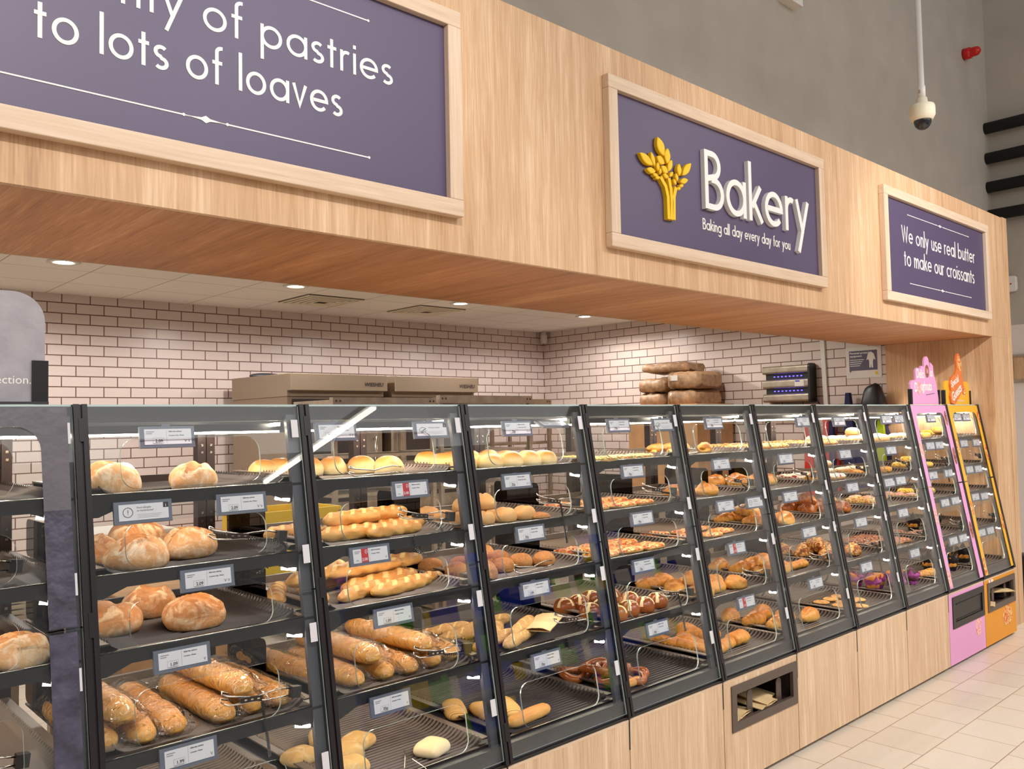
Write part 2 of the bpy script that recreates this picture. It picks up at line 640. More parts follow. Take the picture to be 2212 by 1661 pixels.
M_amber = simple('amber_decal', (234, 176, 44), 0.45)
M_deco = simple('orange_print', (224, 120, 56), 0.5)
M_slate = simple('slate_decal', (70, 67, 84), 0.38, var=0.22, scale=22, bump=1.0, bscale=34)
M_slate2 = simple('slate_border_print', (96, 91, 98), 0.4, var=0.05, scale=14, bump=0.4, bscale=40)
M_slateb = simple('slate_board_spot_sheen', (164, 158, 164), 0.42, var=0.05, scale=14, bump=0.4, bscale=40)  # paler than the border slate: the spot's reflection is painted into the colour
M_navy = simple('navy_cloth', (44, 44, 84), 0.8)
M_redc = simple('red_cloth', (206, 52, 40), 0.8)
M_lime = simple('lime_trim', (178, 196, 30), 0.7)
M_pipe = simple('black_lagging', (28, 25, 25), 0.8)
M_uv = emitter('violet_led', (70, 60, 255), 9)
M_lampw = emitter('lamp_tube', (255, 246, 236), 14)
M_blue = simple('blue_pack', (24, 60, 190), 0.4)
M_green = simple('green_pack', (90, 180, 50), 0.4)
M_yel = simple('yellow_pack', (236, 200, 40), 0.4)

# food
GOLD = [(0.2, (236, 196, 130)), (0.5, (224, 160, 82)), (0.85, (190, 108, 40))]
F = {}
F['boule'] = crust('floury_crust', [(0.2, (224, 182, 136)), (0.55, (208, 156, 104)), (0.9, (182, 120, 68))], 14, 0.4, 0.6, 0.75, flour=(232, 212, 186), fl=(0.46, 0.66), bump=0.6)
F['boule_b'] = crust('dark_crust', [(0.2, (214, 164, 112)), (0.55, (194, 132, 78)), (0.9, (150, 86, 42))], 14, 0.5, 0.5, 0.7, flour=(222, 190, 154), fl=(0.46, 0.62), bump=0.6)
F['crack'] = crust('cracked_crust', [(0.2, (206, 150, 92)), (0.6, (178, 114, 58)), (0.9, (138, 82, 36))], 40, 0.2, 0.8, 0.7, bump=0.9)
F['bag'] = crust('baguette_crust', [(0.2, (248, 218, 158)), (0.5, (234, 180, 102)), (0.85, (204, 136, 64))], 16, 0.6, 0.55, 0.45)
F['slash'] = crust('slash_crumb', [(0.2, (244, 216, 160)), (0.8, (236, 192, 122))], 20, 0.3, 0.7, 0.6)
F['bagd'] = crust('bagged_crust', [(0.15, (250, 218, 144)), (0.5, (240, 182, 94)), (0.85, (214, 144, 62))], 12, 0.55, 0.6, 0.45)
F['roll'] = crust('soft_roll_crust', [(0.25, (246, 226, 176)), (0.55, (240, 206, 138)), (0.78, (220, 160, 82)), (1.0, (190, 118, 48))], 8, 0.85, 0.2, 0.4, bump=0.12)
F['brown'] = crust('brown_roll_crust', [(0.2, (232, 186, 126)), (0.6, (216, 164, 102)), (0.95, (194, 134, 72))], 8, 0.6, 0.3, 0.55, bump=0.15)
F['seed'] = crust('seeded_crust', [(0.2, (222, 170, 110)), (0.5, (206, 144, 84)), (0.9, (160, 94, 44))], 170, 0.35, 0.65, 0.7, bump=1.0, bscale=240)
F['ciab'] = crust('ciabatta_crust', [(0.2, (244, 218, 166)), (0.6, (234, 192, 122)), (0.95, (214, 158, 82))], 14, 0.5, 0.5, 0.7, flour=(248, 230, 196), fl=(0.5, 0.75))
F['ciabw'] = crust('pale_ciabatta_crust', [(0.2, (250, 236, 204)), (0.8, (240, 212, 160))], 14, 0.5, 0.5, 0.7)
F['grain'] = crust('multigrain_crust', [(0.2, (236, 204, 148)), (0.55, (218, 172, 108)), (0.9, (186, 132, 70))], 90, 0.35, 0.65, 0.65, bump=0.7, bscale=150)
F['grill'] = stripes('grilled_crust', (234, 188, 114), (176, 116, 58), 34, 0.84)
F['crois'] = crust('croissant_crust', [(0.2, (250, 218, 144)), (0.5, (236, 172, 82)), (0.82, (192, 116, 44))], 30, 0.7, 0.4, 0.35, bump=0.4, bscale=80)
F['choc'] = crust('chocolate_croissant_crust', [(0.2, (226, 150, 74)), (0.5, (196, 108, 44)), (0.7, (120, 58, 26))], 70, 0.4, 0.6, 0.4, bump=0.6)
F['puff'] = crust('puff_crust', [(0.25, (248, 212, 134)), (0.52, (230, 164, 72)), (0.85, (186, 112, 44))], 40, 0.5, 0.6, 0.45, bump=0.8, bscale=90)
F['pizza'] = mottled('pizza_topping', [(236, 190, 110), (226, 120, 60), (206, 62, 40), (240, 206, 140), (214, 140, 60)], 95)
F['green'] = mottled('green_topping', [(206, 184, 84), (120, 130, 44), (226, 200, 120), (214, 96, 48), (160, 150, 60)], 100)
F['almond'] = mottled('almond_topping', [(232, 186, 112), (206, 140, 62), (246, 218, 160), (184, 112, 44)], 90)
F['nut'] = mottled('nut_topping', [(196, 116, 50), (226, 160, 84), (150, 80, 34), (236, 190, 120)], 120)
F['ice'] = mottled('icing_with_berries', [(246, 232, 220), (248, 236, 226), (240, 222, 208), (244, 228, 214), (196, 60, 60)], 70, bump=0.2)
F['brownie'] = mottled('chocolate_flakes', [(140, 84, 62), (176, 116, 86), (104, 56, 40), (196, 140, 108)], 130)
F['pinkice'] = mottled('pink_sprinkle_icing', [(240, 168, 160), (246, 196, 184), (232, 128, 124), (248, 214, 200)], 150, bump=0.3)
F['lacing'] = stripes('chocolate_laced_pastry', (236, 172, 84), (110, 58, 28), 22, 0.86)
F['base'] = crust('bread_base', [(0.2, (240, 200, 130)), (0.8, (216, 150, 76))], 30, 0.4, 0.6, 0.6)
F['lye'] = crust('pretzel_crust', [(0.2, (190, 112, 58)), (0.6, (148, 78, 36)), (0.95, (108, 50, 24))], 8, 0.6, 0.3, 0.25, bump=0.1)
F['lyec'] = simple('pretzel_slit', (244, 216, 168), 0.7, var=0.05)
F['dough'] = crust('doughnut_crust', [(0.2, (226, 170, 96)), (0.5, (240, 206, 146)), (0.8, (214, 146, 72))], 8, 0.4, 0.3, 0.5, bump=0.1)
F['white'] = simple('white_icing', (248, 236, 218), 0.35, var=0.02)
F['yice'] = stripes('yellow_striped_icing', (244, 214, 92), (214, 150, 40), 24, 0.8)
F['cookie'] = crust('cookie_crumb', [(0.25, (240, 200, 136)), (0.6, (222, 166, 96)), (0.8, (160, 98, 48))], 60, 0.2, 0.8, 0.7, bump=0.5)
F['cake'] = crust('sponge', [(0.2, (246, 220, 140)), (0.8, (232, 184, 96))], 60, 0.3, 0.7, 0.8)
F['muff'] = crust('muffin_crumb', [(0.2, (236, 178, 84)), (0.6, (214, 134, 46)), (0.9, (176, 92, 30))], 60, 0.3, 0.7, 0.7, bump=0.9)
F['muffd'] = crust('dark_muffin_crumb', [(0.2, (96, 54, 40)), (0.8, (58, 30, 24))], 60, 0.3, 0.7, 0.6, bump=0.9)
F['wrap'] = simple('purple_wrap', (176, 84, 160), 0.6, var=0.12, scale=30)
F['wrapd'] = simple('black_wrap', (30, 27, 29), 0.35)

# ------------------------------------------------------------------ room
bm = BM(); bx(bm, -6, 13, -9, 8, -0.1, 0); struct('floor', bm, M_floor)
bm = BM(); bx(bm, -4, 7.4, 7.18, 7.3, 0, 2.9); struct('wall_back', bm, M_tile_b)
bm = BM(); bx(bm, 7.2, 7.32, 3.11, 7.18, 0, 2.9); struct('wall_right', bm, M_tile_r)
bm = BM(); bx(bm, -4, 7.2, 3.2, 7.18, 2.727, 2.8); struct('ceiling', bm, M_ceil)
bm = BM(); bx(bm, -4, 10.45, 3.205, 3.3, 2.95, 7.5); struct('wall_hall', bm, M_grey)
bm = BM(); bx(bm, -4, 7.62, 3.2, 3.215, 2.255, 2.95); struct('wall_upstand', bm, M_grey)
bm = BM()
bx(bm, 10.27, 10.4, -8, 6, 2.611, 7.5, 0)
bx(bm, 10.262, 10.4, -8, 6, 0, 2.611, 1)
struct('wall_side', bm, [M_grey, M_white_wall])
bm = BM(); bx(bm, 7.64, 10.26, 3.205, 3.3, 0, 2.95); struct('wall_lobby', bm, M_white_wall)
# bulkhead: front fascia, soffit, and the end pillar that carries it
bm = BM(); bx(bm, -3.5, 7.52, 2.279, 2.30, 2.252, 3.225); bx(bm, -3.5, 7.52, 2.30, 3.2, 3.19, 3.225); struct('trim_1', bm, M_oak)
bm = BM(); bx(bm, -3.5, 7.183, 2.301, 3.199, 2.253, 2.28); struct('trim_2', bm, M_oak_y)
bm = BM()
bx(bm, 7.183, 7.52, 2.2795, 3.105, 0, 2.2515)
bx(bm, 7.522, 7.625, 2.276, 3.2, 0, 3.232)
struct('trim_3', bm, M_oak)

# ------------------------------------------------------------------ stroke lettering (thin geometric sans)
XH, AS, DS = 0.645, 1.06, -0.36


def arc(cx, cz, r, a0, a1, n=20, rz=None):
    rz = r if rz is None else rz
    return [(cx + r * math.cos(math.radians(a0 + (a1 - a0) * i / n)), cz + rz * math.sin(math.radians(a0 + (a1 - a0) * i / n))) for i in range(n + 1)]


def glyph(ch, w):
    h = w / 2
    R = XH / 2
    r = R - h
    full = arc(R, R, r, 0, 360, 32)
    if ch == 'o': return [full], 2 * R
    if ch == 'a': return [full, [(2 * R - h, 0), (2 * R - h, XH)]], 2 * R
    if ch == 'b': return [full, [(h, 0), (h, AS)]], 2 * R
    if ch == 'd': return [full, [(2 * R - h, 0), (2 * R - h, AS)]], 2 * R
    if ch == 'p': return [full, [(h, DS), (h, XH)]], 2 * R
    if ch == 'g': return [full, [(2 * R - h, XH), (2 * R - h, -0.08)] + arc(R, -0.08, r, 0, -150, 16, 0.27 - h)], 2 * R
    if ch == 'c': return [arc(R, R, r, 45, 315, 26)], 0.55
    if ch == 'e': return [[(h * 2, R)] + [(2 * R - h, R)] + arc(R, R, r, 0, 318, 28)[1:]], 2 * R
    if ch == 'f': return [[(0.14, 0), (0.14, 0.88)] + arc(0.14 + 0.15, 0.88, 0.15, 180, 80, 10, AS - h - 0.88), [(0, XH - h), (0.3, XH - h)]], 0.3
    if ch == 't': return [[(0.14, 0), (0.14, 0.86)], [(0, XH - h), (0.29, XH - h)]], 0.29
    if ch == 'i': return [[(h, 0), (h, XH)], [(h, 0.78), (h, 0.78 + w * 1.15)]], w
    if ch == 'l': return [[(h, 0), (h, AS)]], w
    if ch == 'k': return [[(h, 0), (h, AS)], [(w, 0.25), (0.40, XH)], [(0.16, 0.35), (0.44, 0)]], 0.45
    if ch == 'n': return [[(h, 0), (h, XH)], [(h, 0.36)] + arc(0.23, 0.36, 0.23 - h, 180, 0, 16, XH - h - 0.36) + [(0.46 - h, 0)]], 0.46
    if ch == 'm':
        q = 0.20
        return [[(h, 0), (h, XH)], [(h, 0.38)] + arc(q, 0.38, q - h, 180, 0, 14, XH - h - 0.38) + [(2 * q - h, 0)], [(2 * q - h, 0.38)] + arc(3 * q - w / 2 - h + h, 0.38, q - h, 180, 0, 14, XH - h - 0.38) + [(4 * q - w - h + h, 0)]], 4 * q - w + h
    if ch == 'u': return [[(h, XH), (h, 0.26)] + arc(0.23, 0.26, 0.23 - h, 180, 360, 16, 0.26 - h) + [(0.46 - h, XH)], [(0.46 - h, 0.3), (0.46 - h, 0)]], 0.46
    if ch == 'r': return [[(h, 0), (h, XH)], [(h, 0.40)] + arc(0.22, 0.40, 0.22 - h, 180, 62, 10, XH - h - 0.40)], 0.31
    if ch == 's':
        q = 0.165
        return [arc(0.20, XH - q - h * 0.2, q - h * 0.3, 40, 262, 14, q - h * 0.8) + arc(0.20, q + h * 0.2, q - h * 0.1, 82, -140, 14, q - h * 0.8)], 0.39
    if ch == 'v': return [[(0.03, XH), (0.24, 0.03), (0.45, XH)]], 0.48
    if ch == 'w': return [[(0.03, XH), (0.2, 0.03), (0.37, XH), (0.54, 0.03), (0.71, XH)]], 0.74
    if ch == 'y': return [[(0.03, XH), (0.25, 0.02)], [(0.47, XH), (0.08, DS)]], 0.50
    if ch == 'B': return [[(h, 0), (h, 1)], [(h, 1 - h), (0.24, 1 - h)] + arc(0.24, 0.755, 0.20, 90, -90, 14, 0.245 - h) + [(h, 0.51)], [(0.2, 0.51), (0.28, 0.51)] + arc(0.28, 0.255 + h / 2, 0.24, 90, -90, 16, 0.255 - h / 2) + [(h, h)]], 0.55
    if ch == 'W': return [[(0.03, 1), (0.26, 0.04), (0.48, 0.96), (0.70, 0.04), (0.93, 1)]], 0.96
    return [], 0.26


def stroke_width(s, w, gap):
    return sum(glyph(c, w)[1] + gap for c in s) - gap


def ribbon(bm, pts, w, y0, y1, mi=0):
    """flat-ended stroke of width w in XZ, from y0 (front) to y1"""
    P = []
    for p in pts:
        q = Vector((p[0], p[1]))
        if not P or (q - P[-1]).length > 1e-4 * max(1, w):
            P.append(q)
    closed = (P[0] - P[-1]).length < 1e-5
    if closed:
        P = P[:-1]
    n = len(P)
    L, Rr = [], []
    for i in range(n):
        if closed:
            a, b = P[i] - P[i - 1], P[(i + 1) % n] - P[i]
        else:
            a = P[i] - P[i - 1] if i > 0 else P[1] - P[0]
            b = P[i + 1] - P[i] if i < n - 1 else a
        a, b = a.normalized(), b.normalized()
        t = (a + b)
        t = t.normalized() if t.length > 1e-6 else a
        nrm = Vector((-t.y, t.x))
        k = w / 2 / max(0.5, abs(nrm.dot(Vector((-a.y, a.x)))))
        L.append(P[i] + nrm * k)
        Rr.append(P[i] - nrm * k)
    V = lambda q, y: bm.verts.new((q.x, y, q.y))
    lf, rf = [V(q, y0) for q in L], [V(q, y0) for q in Rr]
    lb, rb = [V(q, y1) for q in L], [V(q, y1) for q in Rr]
    m = n if closed else n - 1
    for i in range(m):
        j = (i + 1) % n
        for q in ((lf[i], lf[j], rf[j], rf[i]), (lb[i], rb[i], rb[j], lb[j]), (lf[i], lb[i], lb[j], lf[j]), (rf[i], rf[j], rb[j], rb[i])):
            bm.faces.new(q).material_index = mi
    if not closed:
        for i in (0, n - 1):
            bm.faces.new((lf[i], rf[i], rb[i], lb[i])).material_index = mi


def stroke_text(bm, s, x, z, cap, w, gap, y0, y1, fit=None, align='LEFT', sx=1.0):
    tot = stroke_width(s, w, gap) * cap
    if fit:
        sx = fit / tot
    if align == 'RIGHT':
        x -= tot * sx
    elif align == 'CENTER':
        x -= tot * sx / 2
    for c in s:
        st, adv = glyph(c, w)
        for q, pl in enumerate(st):
            ribbon(bm, [(x + p[0] * cap * sx, z + p[1] * cap) for p in pl], w * cap, y0 - 0.0003 * q, y1)
        x += (adv + gap) * cap * sx


def flourish(bm, x0, x1, z, y0, y1, t=0.004, mid=True):
    ribbon(bm, [(x0, z), ((x0 + x1) / 2 - 0.055 * (x1 - x0), z)], t, y0, y1)
    ribbon(bm, [((x0 + x1) / 2 + 0.055 * (x1 - x0), z), (x1, z)], t, y0, y1)
    ribbon(bm, [((x0 + x1) / 2 - 0.054 * (x1 - x0), z), ((x0 + x1) / 2 + 0.054 * (x1 - x0), z)], t * 0.6, y0 + 0.0004, y1)
    c = (x0 + x1) / 2
    h = t * 2.6
    prism(bm, [(c - 5 * h, z), (c - 1.2 * h, z - h * 0.35), (c, z - h), (c + 1.2 * h, z - h * 0.35), (c + 5 * h, z), (c + 1.2 * h, z + h * 0.35), (c, z + h), (c - 1.2 * h, z + h * 0.35)], 'Y', y0 - 0.0004, y1)
    for px in (x0, x1, c - 0.058 * (x1 - x0), c + 0.058 * (x1 - x0)):
        prism(bm, arc(px, z, t * 1.1, 0, 330, 11), 'Y', y0 - 0.0004, y1)


SW, SH = 1.832, 0.722
SZ = 2.372


def wall_sign(x0, label):
    t = thing('wall_sign', label, 'sign', (x0, 2.279, SZ), group='framed purple signs on the bulkhead')
    fw, d = 0.058, 0.036
    for nm, (a, b, c, e), m in (('frame', (0, SW, 0, fw), M_oak_x), ('frame', (0, SW, SH - fw, SH), M_oak_x), ('frame', (0, fw, fw, SH - fw), M_oak_fz), ('frame', (SW - fw, SW, fw, SH - fw), M_oak_fz)):
        bm = BM(); bx(bm, a, b, -d, 0, c, e); bev(obj(nm, bm, m, t), 0.003)
    bm = BM(); bx(bm, fw, SW - fw, -0.012, -0.001, fw, SH - fw); obj('panel', bm, M_purple, t)
    return t


s1 = wall_sign(0.045, 'purple sign in pale oak frame reading plenty of pastries to lots of loaves')
bm = BM()
stroke_text(bm, 'plenty of pastries', 1.599 - 0.045, 2.768 - SZ, 0.104, 0.10, 0.13, -0.0135, -0.0115, align='RIGHT', sx=1.03)
obj('lettering', bm, M_letter, s1)
bm = BM()
stroke_text(bm, 'to lots of loaves', 0.545 - 0.045, 2.619 - SZ, 0.104, 0.10, 0.13, -0.0135, -0.0115, fit=0.862)
obj('lettering', bm, M_letter, s1)
bm = BM()
flourish(bm, 0.42 - 0.045, 1.508 - 0.045, 2.958 - SZ, -0.0135, -0.0115)
obj('flourish', bm, M_letter, s1)
bm = BM()
flourish(bm, 0.44 - 0.045, 1.505 - 0.045, 2.512 - SZ, -0.0135, -0.0115)
obj('flourish', bm, M_letter, s1)

s2 = wall_sign(2.662, 'purple sign with raised yellow wheat sheaf and large white word Bakery')
bm = BM()
stroke_text(bm, 'Bakery', 3.337 - 2.662, 2.636 - SZ, 0.279, 0.098, 0.10, -0.034, -0.012, fit=0.968)
obj('raised_lettering', bm, M_letter, s2)
bm = BM()
stroke_text(bm, 'Baking all day every day for you', 3.337 - 2.662, 2.5405 - SZ, 0.053, 0.105, 0.13, -0.015, -0.0115, fit=0.795)
obj('tagline', bm, M_letter, s2)
LEAVES = [(0.327, 0.525, 0.369, 0.446, .052), (0.399, 0.489, 0.391, 0.416, .042), (0.198, 0.428, 0.289, 0.39, .04), (0.278, 0.449, 0.303, 0.387, .026), (0.318, 0.436, 0.372, 0.412, .038), (0.427, 0.442, 0.398, 0.383, .03), (0.326, 0.412, 0.323, 0.371, .022), (0.348, 0.398, 0.396, 0.377, .034), (0.343, 0.389, 0.337, 0.357, .017), (0.244, 0.365, 0.308, 0.366, .028), (0.286, 0.35, 0.324, 0.352, .018), (0.303, 0.337, 0.339, 0.347, .016), (0.359, 0.364, 0.4, 0.356, .022), (0.434, 0.389, 0.407, 0.361, .018), (0.481, 0.436, 0.479, 0.377, .032), (0.573, 0.455, 0.503, 0.385, .036), (0.455, 0.388, 0.465, 0.349, .022), (0.435, 0.358, 0.454, 0.332, .02), (0.546, 0.373, 0.484, 0.352, .026), (0.511, 0.343, 0.476, 0.33, .016), (0.489, 0.325, 0.459, 0.316, .015)]
for ax, az, bx_, bz_, w in LEAVES:
    bm = BM()
    A, B = Vector((ax, az)), Vector((bx_, bz_))
    d = B - A
    nn = Vector((-d.y, d.x)).normalized()
    poly = []
    for sgn in (1, -1):
        for i in range(7):
            u = i / 7 if sgn == 1 else 1 - i / 7
            poly.append(tuple(A + d * u + nn * sgn * w * 0.50 * math.sin(PI * u) ** 0.9))
    prism(bm, poly, 'Y', -0.034, -0.012)
    bev(obj('wheat_grain', bm, M_yellow, s2), 0.003, 1)
for st in ([(0.342, 0.349), (0.377, 0.313), (0.391, 0.27), (0.393, 0.17)], [(0.402, 0.355), (0.414, 0.308), (0.419, 0.251), (0.413, 0.171)], [(0.452, 0.323), (0.436, 0.277), (0.434, 0.231), (0.432, 0.173)]):
    bm = BM(); ribbon(bm, st, 0.019, -0.032, -0.012); obj('wheat_stalk', bm, M_yellow, s2)

s3 = wall_sign(5.262, 'purple sign in pale oak frame reading we only use real butter')
bm = BM()
stroke_text(bm, 'We only use real butter', 5.556 - 5.262, 2.776 - SZ, 0.107, 0.098, 0.13, -0.0135, -0.0115, fit=1.285)
obj('lettering', bm, M_letter, s3)
bm = BM()
stroke_text(bm, 'to make our croissants', 5.579 - 5.262, 2.622 - SZ, 0.107, 0.098, 0.13, -0.0135, -0.0115, fit=1.238)
obj('lettering', bm, M_letter, s3)
bm = BM()
flourish(bm, 5.661 - 5.262, 6.734 - 5.262, 2.963 - SZ, -0.0135, -0.0115)
obj('flourish', bm, M_letter, s3)
bm = BM()
flourish(bm, 5.661 - 5.262, 6.736 - 5.262, 2.512 - SZ, -0.0135, -0.0115)
obj('flourish', bm, M_letter, s3)

# ------------------------------------------------------------------ display cases
X0, W = 0.690, 0.6494


def cx(k):
    return X0 + W * k


def G(z):
    return 2.2 + 0.209 * (z - 0.508) / 1.216


GN = Vector((0, -1.216, 0.209)).normalized()       # outward normal of the sloping front
ZS = {1: 1.482, 2: 1.276, 3: 1.085, 4: 0.832, 5: 0.558}   # tray floors
ORD = {1: 'top', 2: 'second', 3: 'third', 4: 'fourth', 5: 'bottom'}
NTH = ['first', 'second', 'third', 'fourth', 'fifth', 'sixth', 'seventh', 'eighth', 'ninth', 'tenth', 'eleventh', 'twelfth', 'thirteenth', 'fourteenth']


def case_name(k):
    if k < 0: return 'slate case'
    if k == 8: return 'pink case'
    if k == 9: return 'orange case'
    return NTH[k] + ' black case'


def slab_on_front(bm, poly, d0, d1, holes=(), mi=0, mi_edge=None):
    """flat outline (x, z on the sloping front) with holes, from d0 to d1 outward; edge faces get mi_edge"""
    ed = []
    allv = []
    for lp in [poly] + list(holes):
        vs = [bm.verts.new((x, 0, z)) for x, z in lp]
        allv += vs
        ed += [bm.edges.new((vs[i], vs[(i + 1) % len(vs)])) for i in range(len(vs))]
    r = bmesh.ops.triangle_fill(bm, use_beauty=True, use_dissolve=False, edges=ed)
    fs = [g for g in r['geom'] if isinstance(g, bmesh.types.BMFace)]
    e = bmesh.ops.extrude_face_region(bm, geom=fs)
    top = [g for g in e['geom'] if isinstance(g, bmesh.types.BMVert)]
    tset = set(top)
    for v in allv + top:
        x, z = v.co.x, v.co.z
        d = d1 if v in tset else d0
        p = Vector((x, G(z) - 2.2, z)) + GN * d
        v.co = p
    capf = set(fs) | {g for g in e['geom'] if isinstance(g, bmesh.types.BMFace)}
    for f in bm.faces:
        if f in capf:
            f.material_index = mi
        elif mi_edge is not None and all((v in tset or v in set(allv)) for v in f.verts):
            f.material_index = mi_edge


def slope_bar(bm, x0, x1, z0, z1, d0, d1, mi=0):
    """bar parallel to the sloping front between two heights; d = distance outward"""
    vs = []
    for d in (d0, d1):
        for z in (z0, z1):
            for x in (x0, x1):
                vs.append(bm.verts.new(Vector((x, G(z) - 2.2, z)) + GN * d))
    for f in ((0, 1, 3, 2), (4, 6, 7, 5), (0, 4, 5, 1), (2, 3, 7, 6), (0, 2, 6, 4), (1, 5, 7, 3)):
        bm.faces.new([vs[i] for i in f]).material_index = mi


HX0, HX1 = 0.095, 0.492
MESH = {}


def cached(key, fn):
    if key not in MESH:
        MESH[key] = fn()
    return MESH[key]


def m_sill():
    bm = BM(); bx(bm, -0.017, W - 0.0175, 0.012, 0.85, 0.497, 0.556); return to_mesh(bm, 'sill', M_sill)


def m_mullion():
    bm = BM()
    slope_bar(bm, -0.017, -0.003, 0.497, 1.728, -0.03, 0.012)
    slope_bar(bm, -0.003, 0.004, 0.497, 1.728, -0.03, 0.006)
    slope_bar(bm, 0.004, 0.017, 0.497, 1.728, -0.03, 0.012)
    for z in (0.60, 1.172, 1.66):
        slope_bar(bm, -0.006, 0.006, z - 0.03, z + 0.03, -0.01, 0.0135)
    return to_mesh(bm, 'mullion', M_blackp)


def m_edge_post():
    bm = BM()
    slope_bar(bm, W - 0.052, W - 0.02, 0.556, 1.70, -0.028, -0.012)
    return to_mesh(bm, 'edge_post', M_post)


def m_tagstrip():
    bm = BM(); slope_bar(bm, W - 0.048, W - 0.026, -0.027, 0.027, 0.008, 0.0095); 
    return to_mesh(bm, 'tag_strip', M_strip)


def m_topframe():
    bm = BM()
    bx(bm, 0.018, W - 0.018, 0.235, 0.262, 1.680, 1.722)
    bx(bm, 0.018, W - 0.018, 0.30, 0.32, 1.650, 1.672)
    bx(bm, -0.017, W - 0.0175, 0.80, 0.86, 1.64, 1.722)
    bx(bm, -0.017, 0.018, 0.235, 0.80, 1.69, 1.722)
    return to_mesh(bm, 'top_frame', M_black)


def m_topglass():
    bm = BM(); bx(bm, -0.016, W - 0.0185, 0.212, 0.86, 1.723, 1.729)
    for f in bm.faces:
        f.material_index = 0 if abs(f.normal.z) > 0.5 else 1
    bm.normal_update()
    for f in bm.faces:
        f.material_index = 0 if abs(f.normal.z) > 0.5 else 1
    return to_mesh(bm, 'top_glass', [M_glass, M_gedge])


def m_glass_up():
    bm = BM()
    a, b = 0.018, W - 0.018
    poly = [(a, 1.1735), (HX0, 1.1735)] + [p for p in rrect(HX0, HX1, 1.12, 1.213, 0.035)[::-1] if p[1] > 1.176] + [(HX1, 1.1735), (b, 1.1735), (b, 1.7225), (a, 1.7225)]
    slab_on_front(bm, poly, 0.0, 0.006, [rrect(HX0, HX1, 1.502, 1.634, 0.04), rrect(HX0, HX1, 1.296, 1.414, 0.04)], 0, 1)
    return to_mesh(bm, 'upper_glass', [M_glass, M_gedge])


def m_glass_low():
    bm = BM()
    a, b = 0.018, W - 0.018
    poly = [(a, 0.512), (b, 0.512), (b, 1.169), (HX1, 1.169)] + [p for p in (rrect(HX0, HX1, 1.10, 1.22, 0.035)[7:14] + rrect(HX0, HX1, 1.10, 1.22, 0.035)[0:7])[::1] if False]
    lower = rrect(HX0, HX1, 1.10, 1.30, 0.035)
    arcL, arcR = lower[0:7], lower[7:14]
    poly += arcR[::-1] + arcL[::-1] + [(HX0, 1.169), (a, 1.169)]
    slab_on_front(bm, poly, 0.0, 0.006, [rrect(HX0, HX1, 0.848, 0.993, 0.04), rrect(HX0, HX1, 0.582, 0.735, 0.04)], 0, 1)
    return to_mesh(bm, 'lower_glass', [M_glass, M_gedge])


def m_shelf(i):
    z = ZS[i]
    y0 = G(z) - 2.2 + 0.012
    bm = BM()
    bx(bm, 0.018, W - 0.018, y0 + 0.02, 0.80, z - 0.014, z - 0.008)
    return to_mesh(bm, 'shelf', M_black)


def m_rail(i):
    z = ZS[i]
    y0 = G(z) - 2.2 + 0.012
    bm = BM()
    prism(bm, [(0.02, z - 0.050), (0.04, z - 0.050), (0.10, z - 0.026), (W - 0.12, z - 0.026), (W - 0.06, z - 0.050), (W - 0.02, z - 0.050), (W - 0.02, z + 0.007), (0.02, z + 0.007)], 'Y', y0, y0 + 0.018)
    return to_mesh(bm, 'front_rail', M_black)


def m_railcap(i):
    z = ZS[i]
    y0 = G(z) - 2.2 + 0.010
    bm = BM()
    tube(bm, [(0.02, y0 + 0.008, z + 0.009), (W - 0.02, y0 + 0.008, z + 0.009)], 0.0022, 6)
    return to_mesh(bm, 'rail_lip', M_chrome)


def m_led_under(i):
    z = ZS[i]
    y0 = G(z) - 2.2 + 0.10
    bm = BM()
    bx(bm, 0.06, W - 0.13, y0, y0 + 0.012, z - 0.024, z - 0.016)
    bx(bm, 0.06, W - 0.13, y0 + 0.27, y0 + 0.282, z - 0.024, z - 0.016)
    return to_mesh(bm, 'led_strip', M_led)


def m_led_end(i):
    z = ZS[i]
    y0 = G(z) - 2.2 + 0.008
    bm = BM()
    vs = [(W - 0.105, y0 + 0.012, z - 0.036), (W - 0.062, y0 + 0.004, z - 0.044)]
    tube(bm, vs, 0.005, 6)
    return to_mesh(bm, 'led_end', M_led2)


def m_led_top():
    bm = BM()
    for xx in (W - 0.06,):
        bx(bm, 0.03, W - 0.03, 0.302, 0.318, 1.643, 1.649)
        prism(bm, [(0.25, 1.674), (0.80, 1.650), (0.80, 1.640), (0.25, 1.664)], 'X', xx - 0.006, xx + 0.006)
    return to_mesh(bm, 'led_strip', M_led2)


def m_rearpost(s):
    bm = BM()
    xx = W - 0.082 + s * 0.033
    bx(bm, xx, xx + 0.03, 0.81, 0.85, 0.556, 1.638)
    for z in (1.60, 1.575, 1.36, 1.33, 1.12, 0.9):
        bx(bm, xx + 0.011, xx + 0.019, 0.807, 0.81, z - 0.004, z + 0.004, 1)
    return to_mesh(bm, 'rear_post', [M_brownm, M_bolt])


def m_divider(i):
    z = ZS[i]
    bm = BM()
    prism(bm, [(p[0], p[1]) for p in rrect(0.50, 0.79, z + 0.002, z + 0.115, 0.02)], 'X', 0.016, 0.020)
    return to_mesh(bm, 'side_divider', M_smoke)


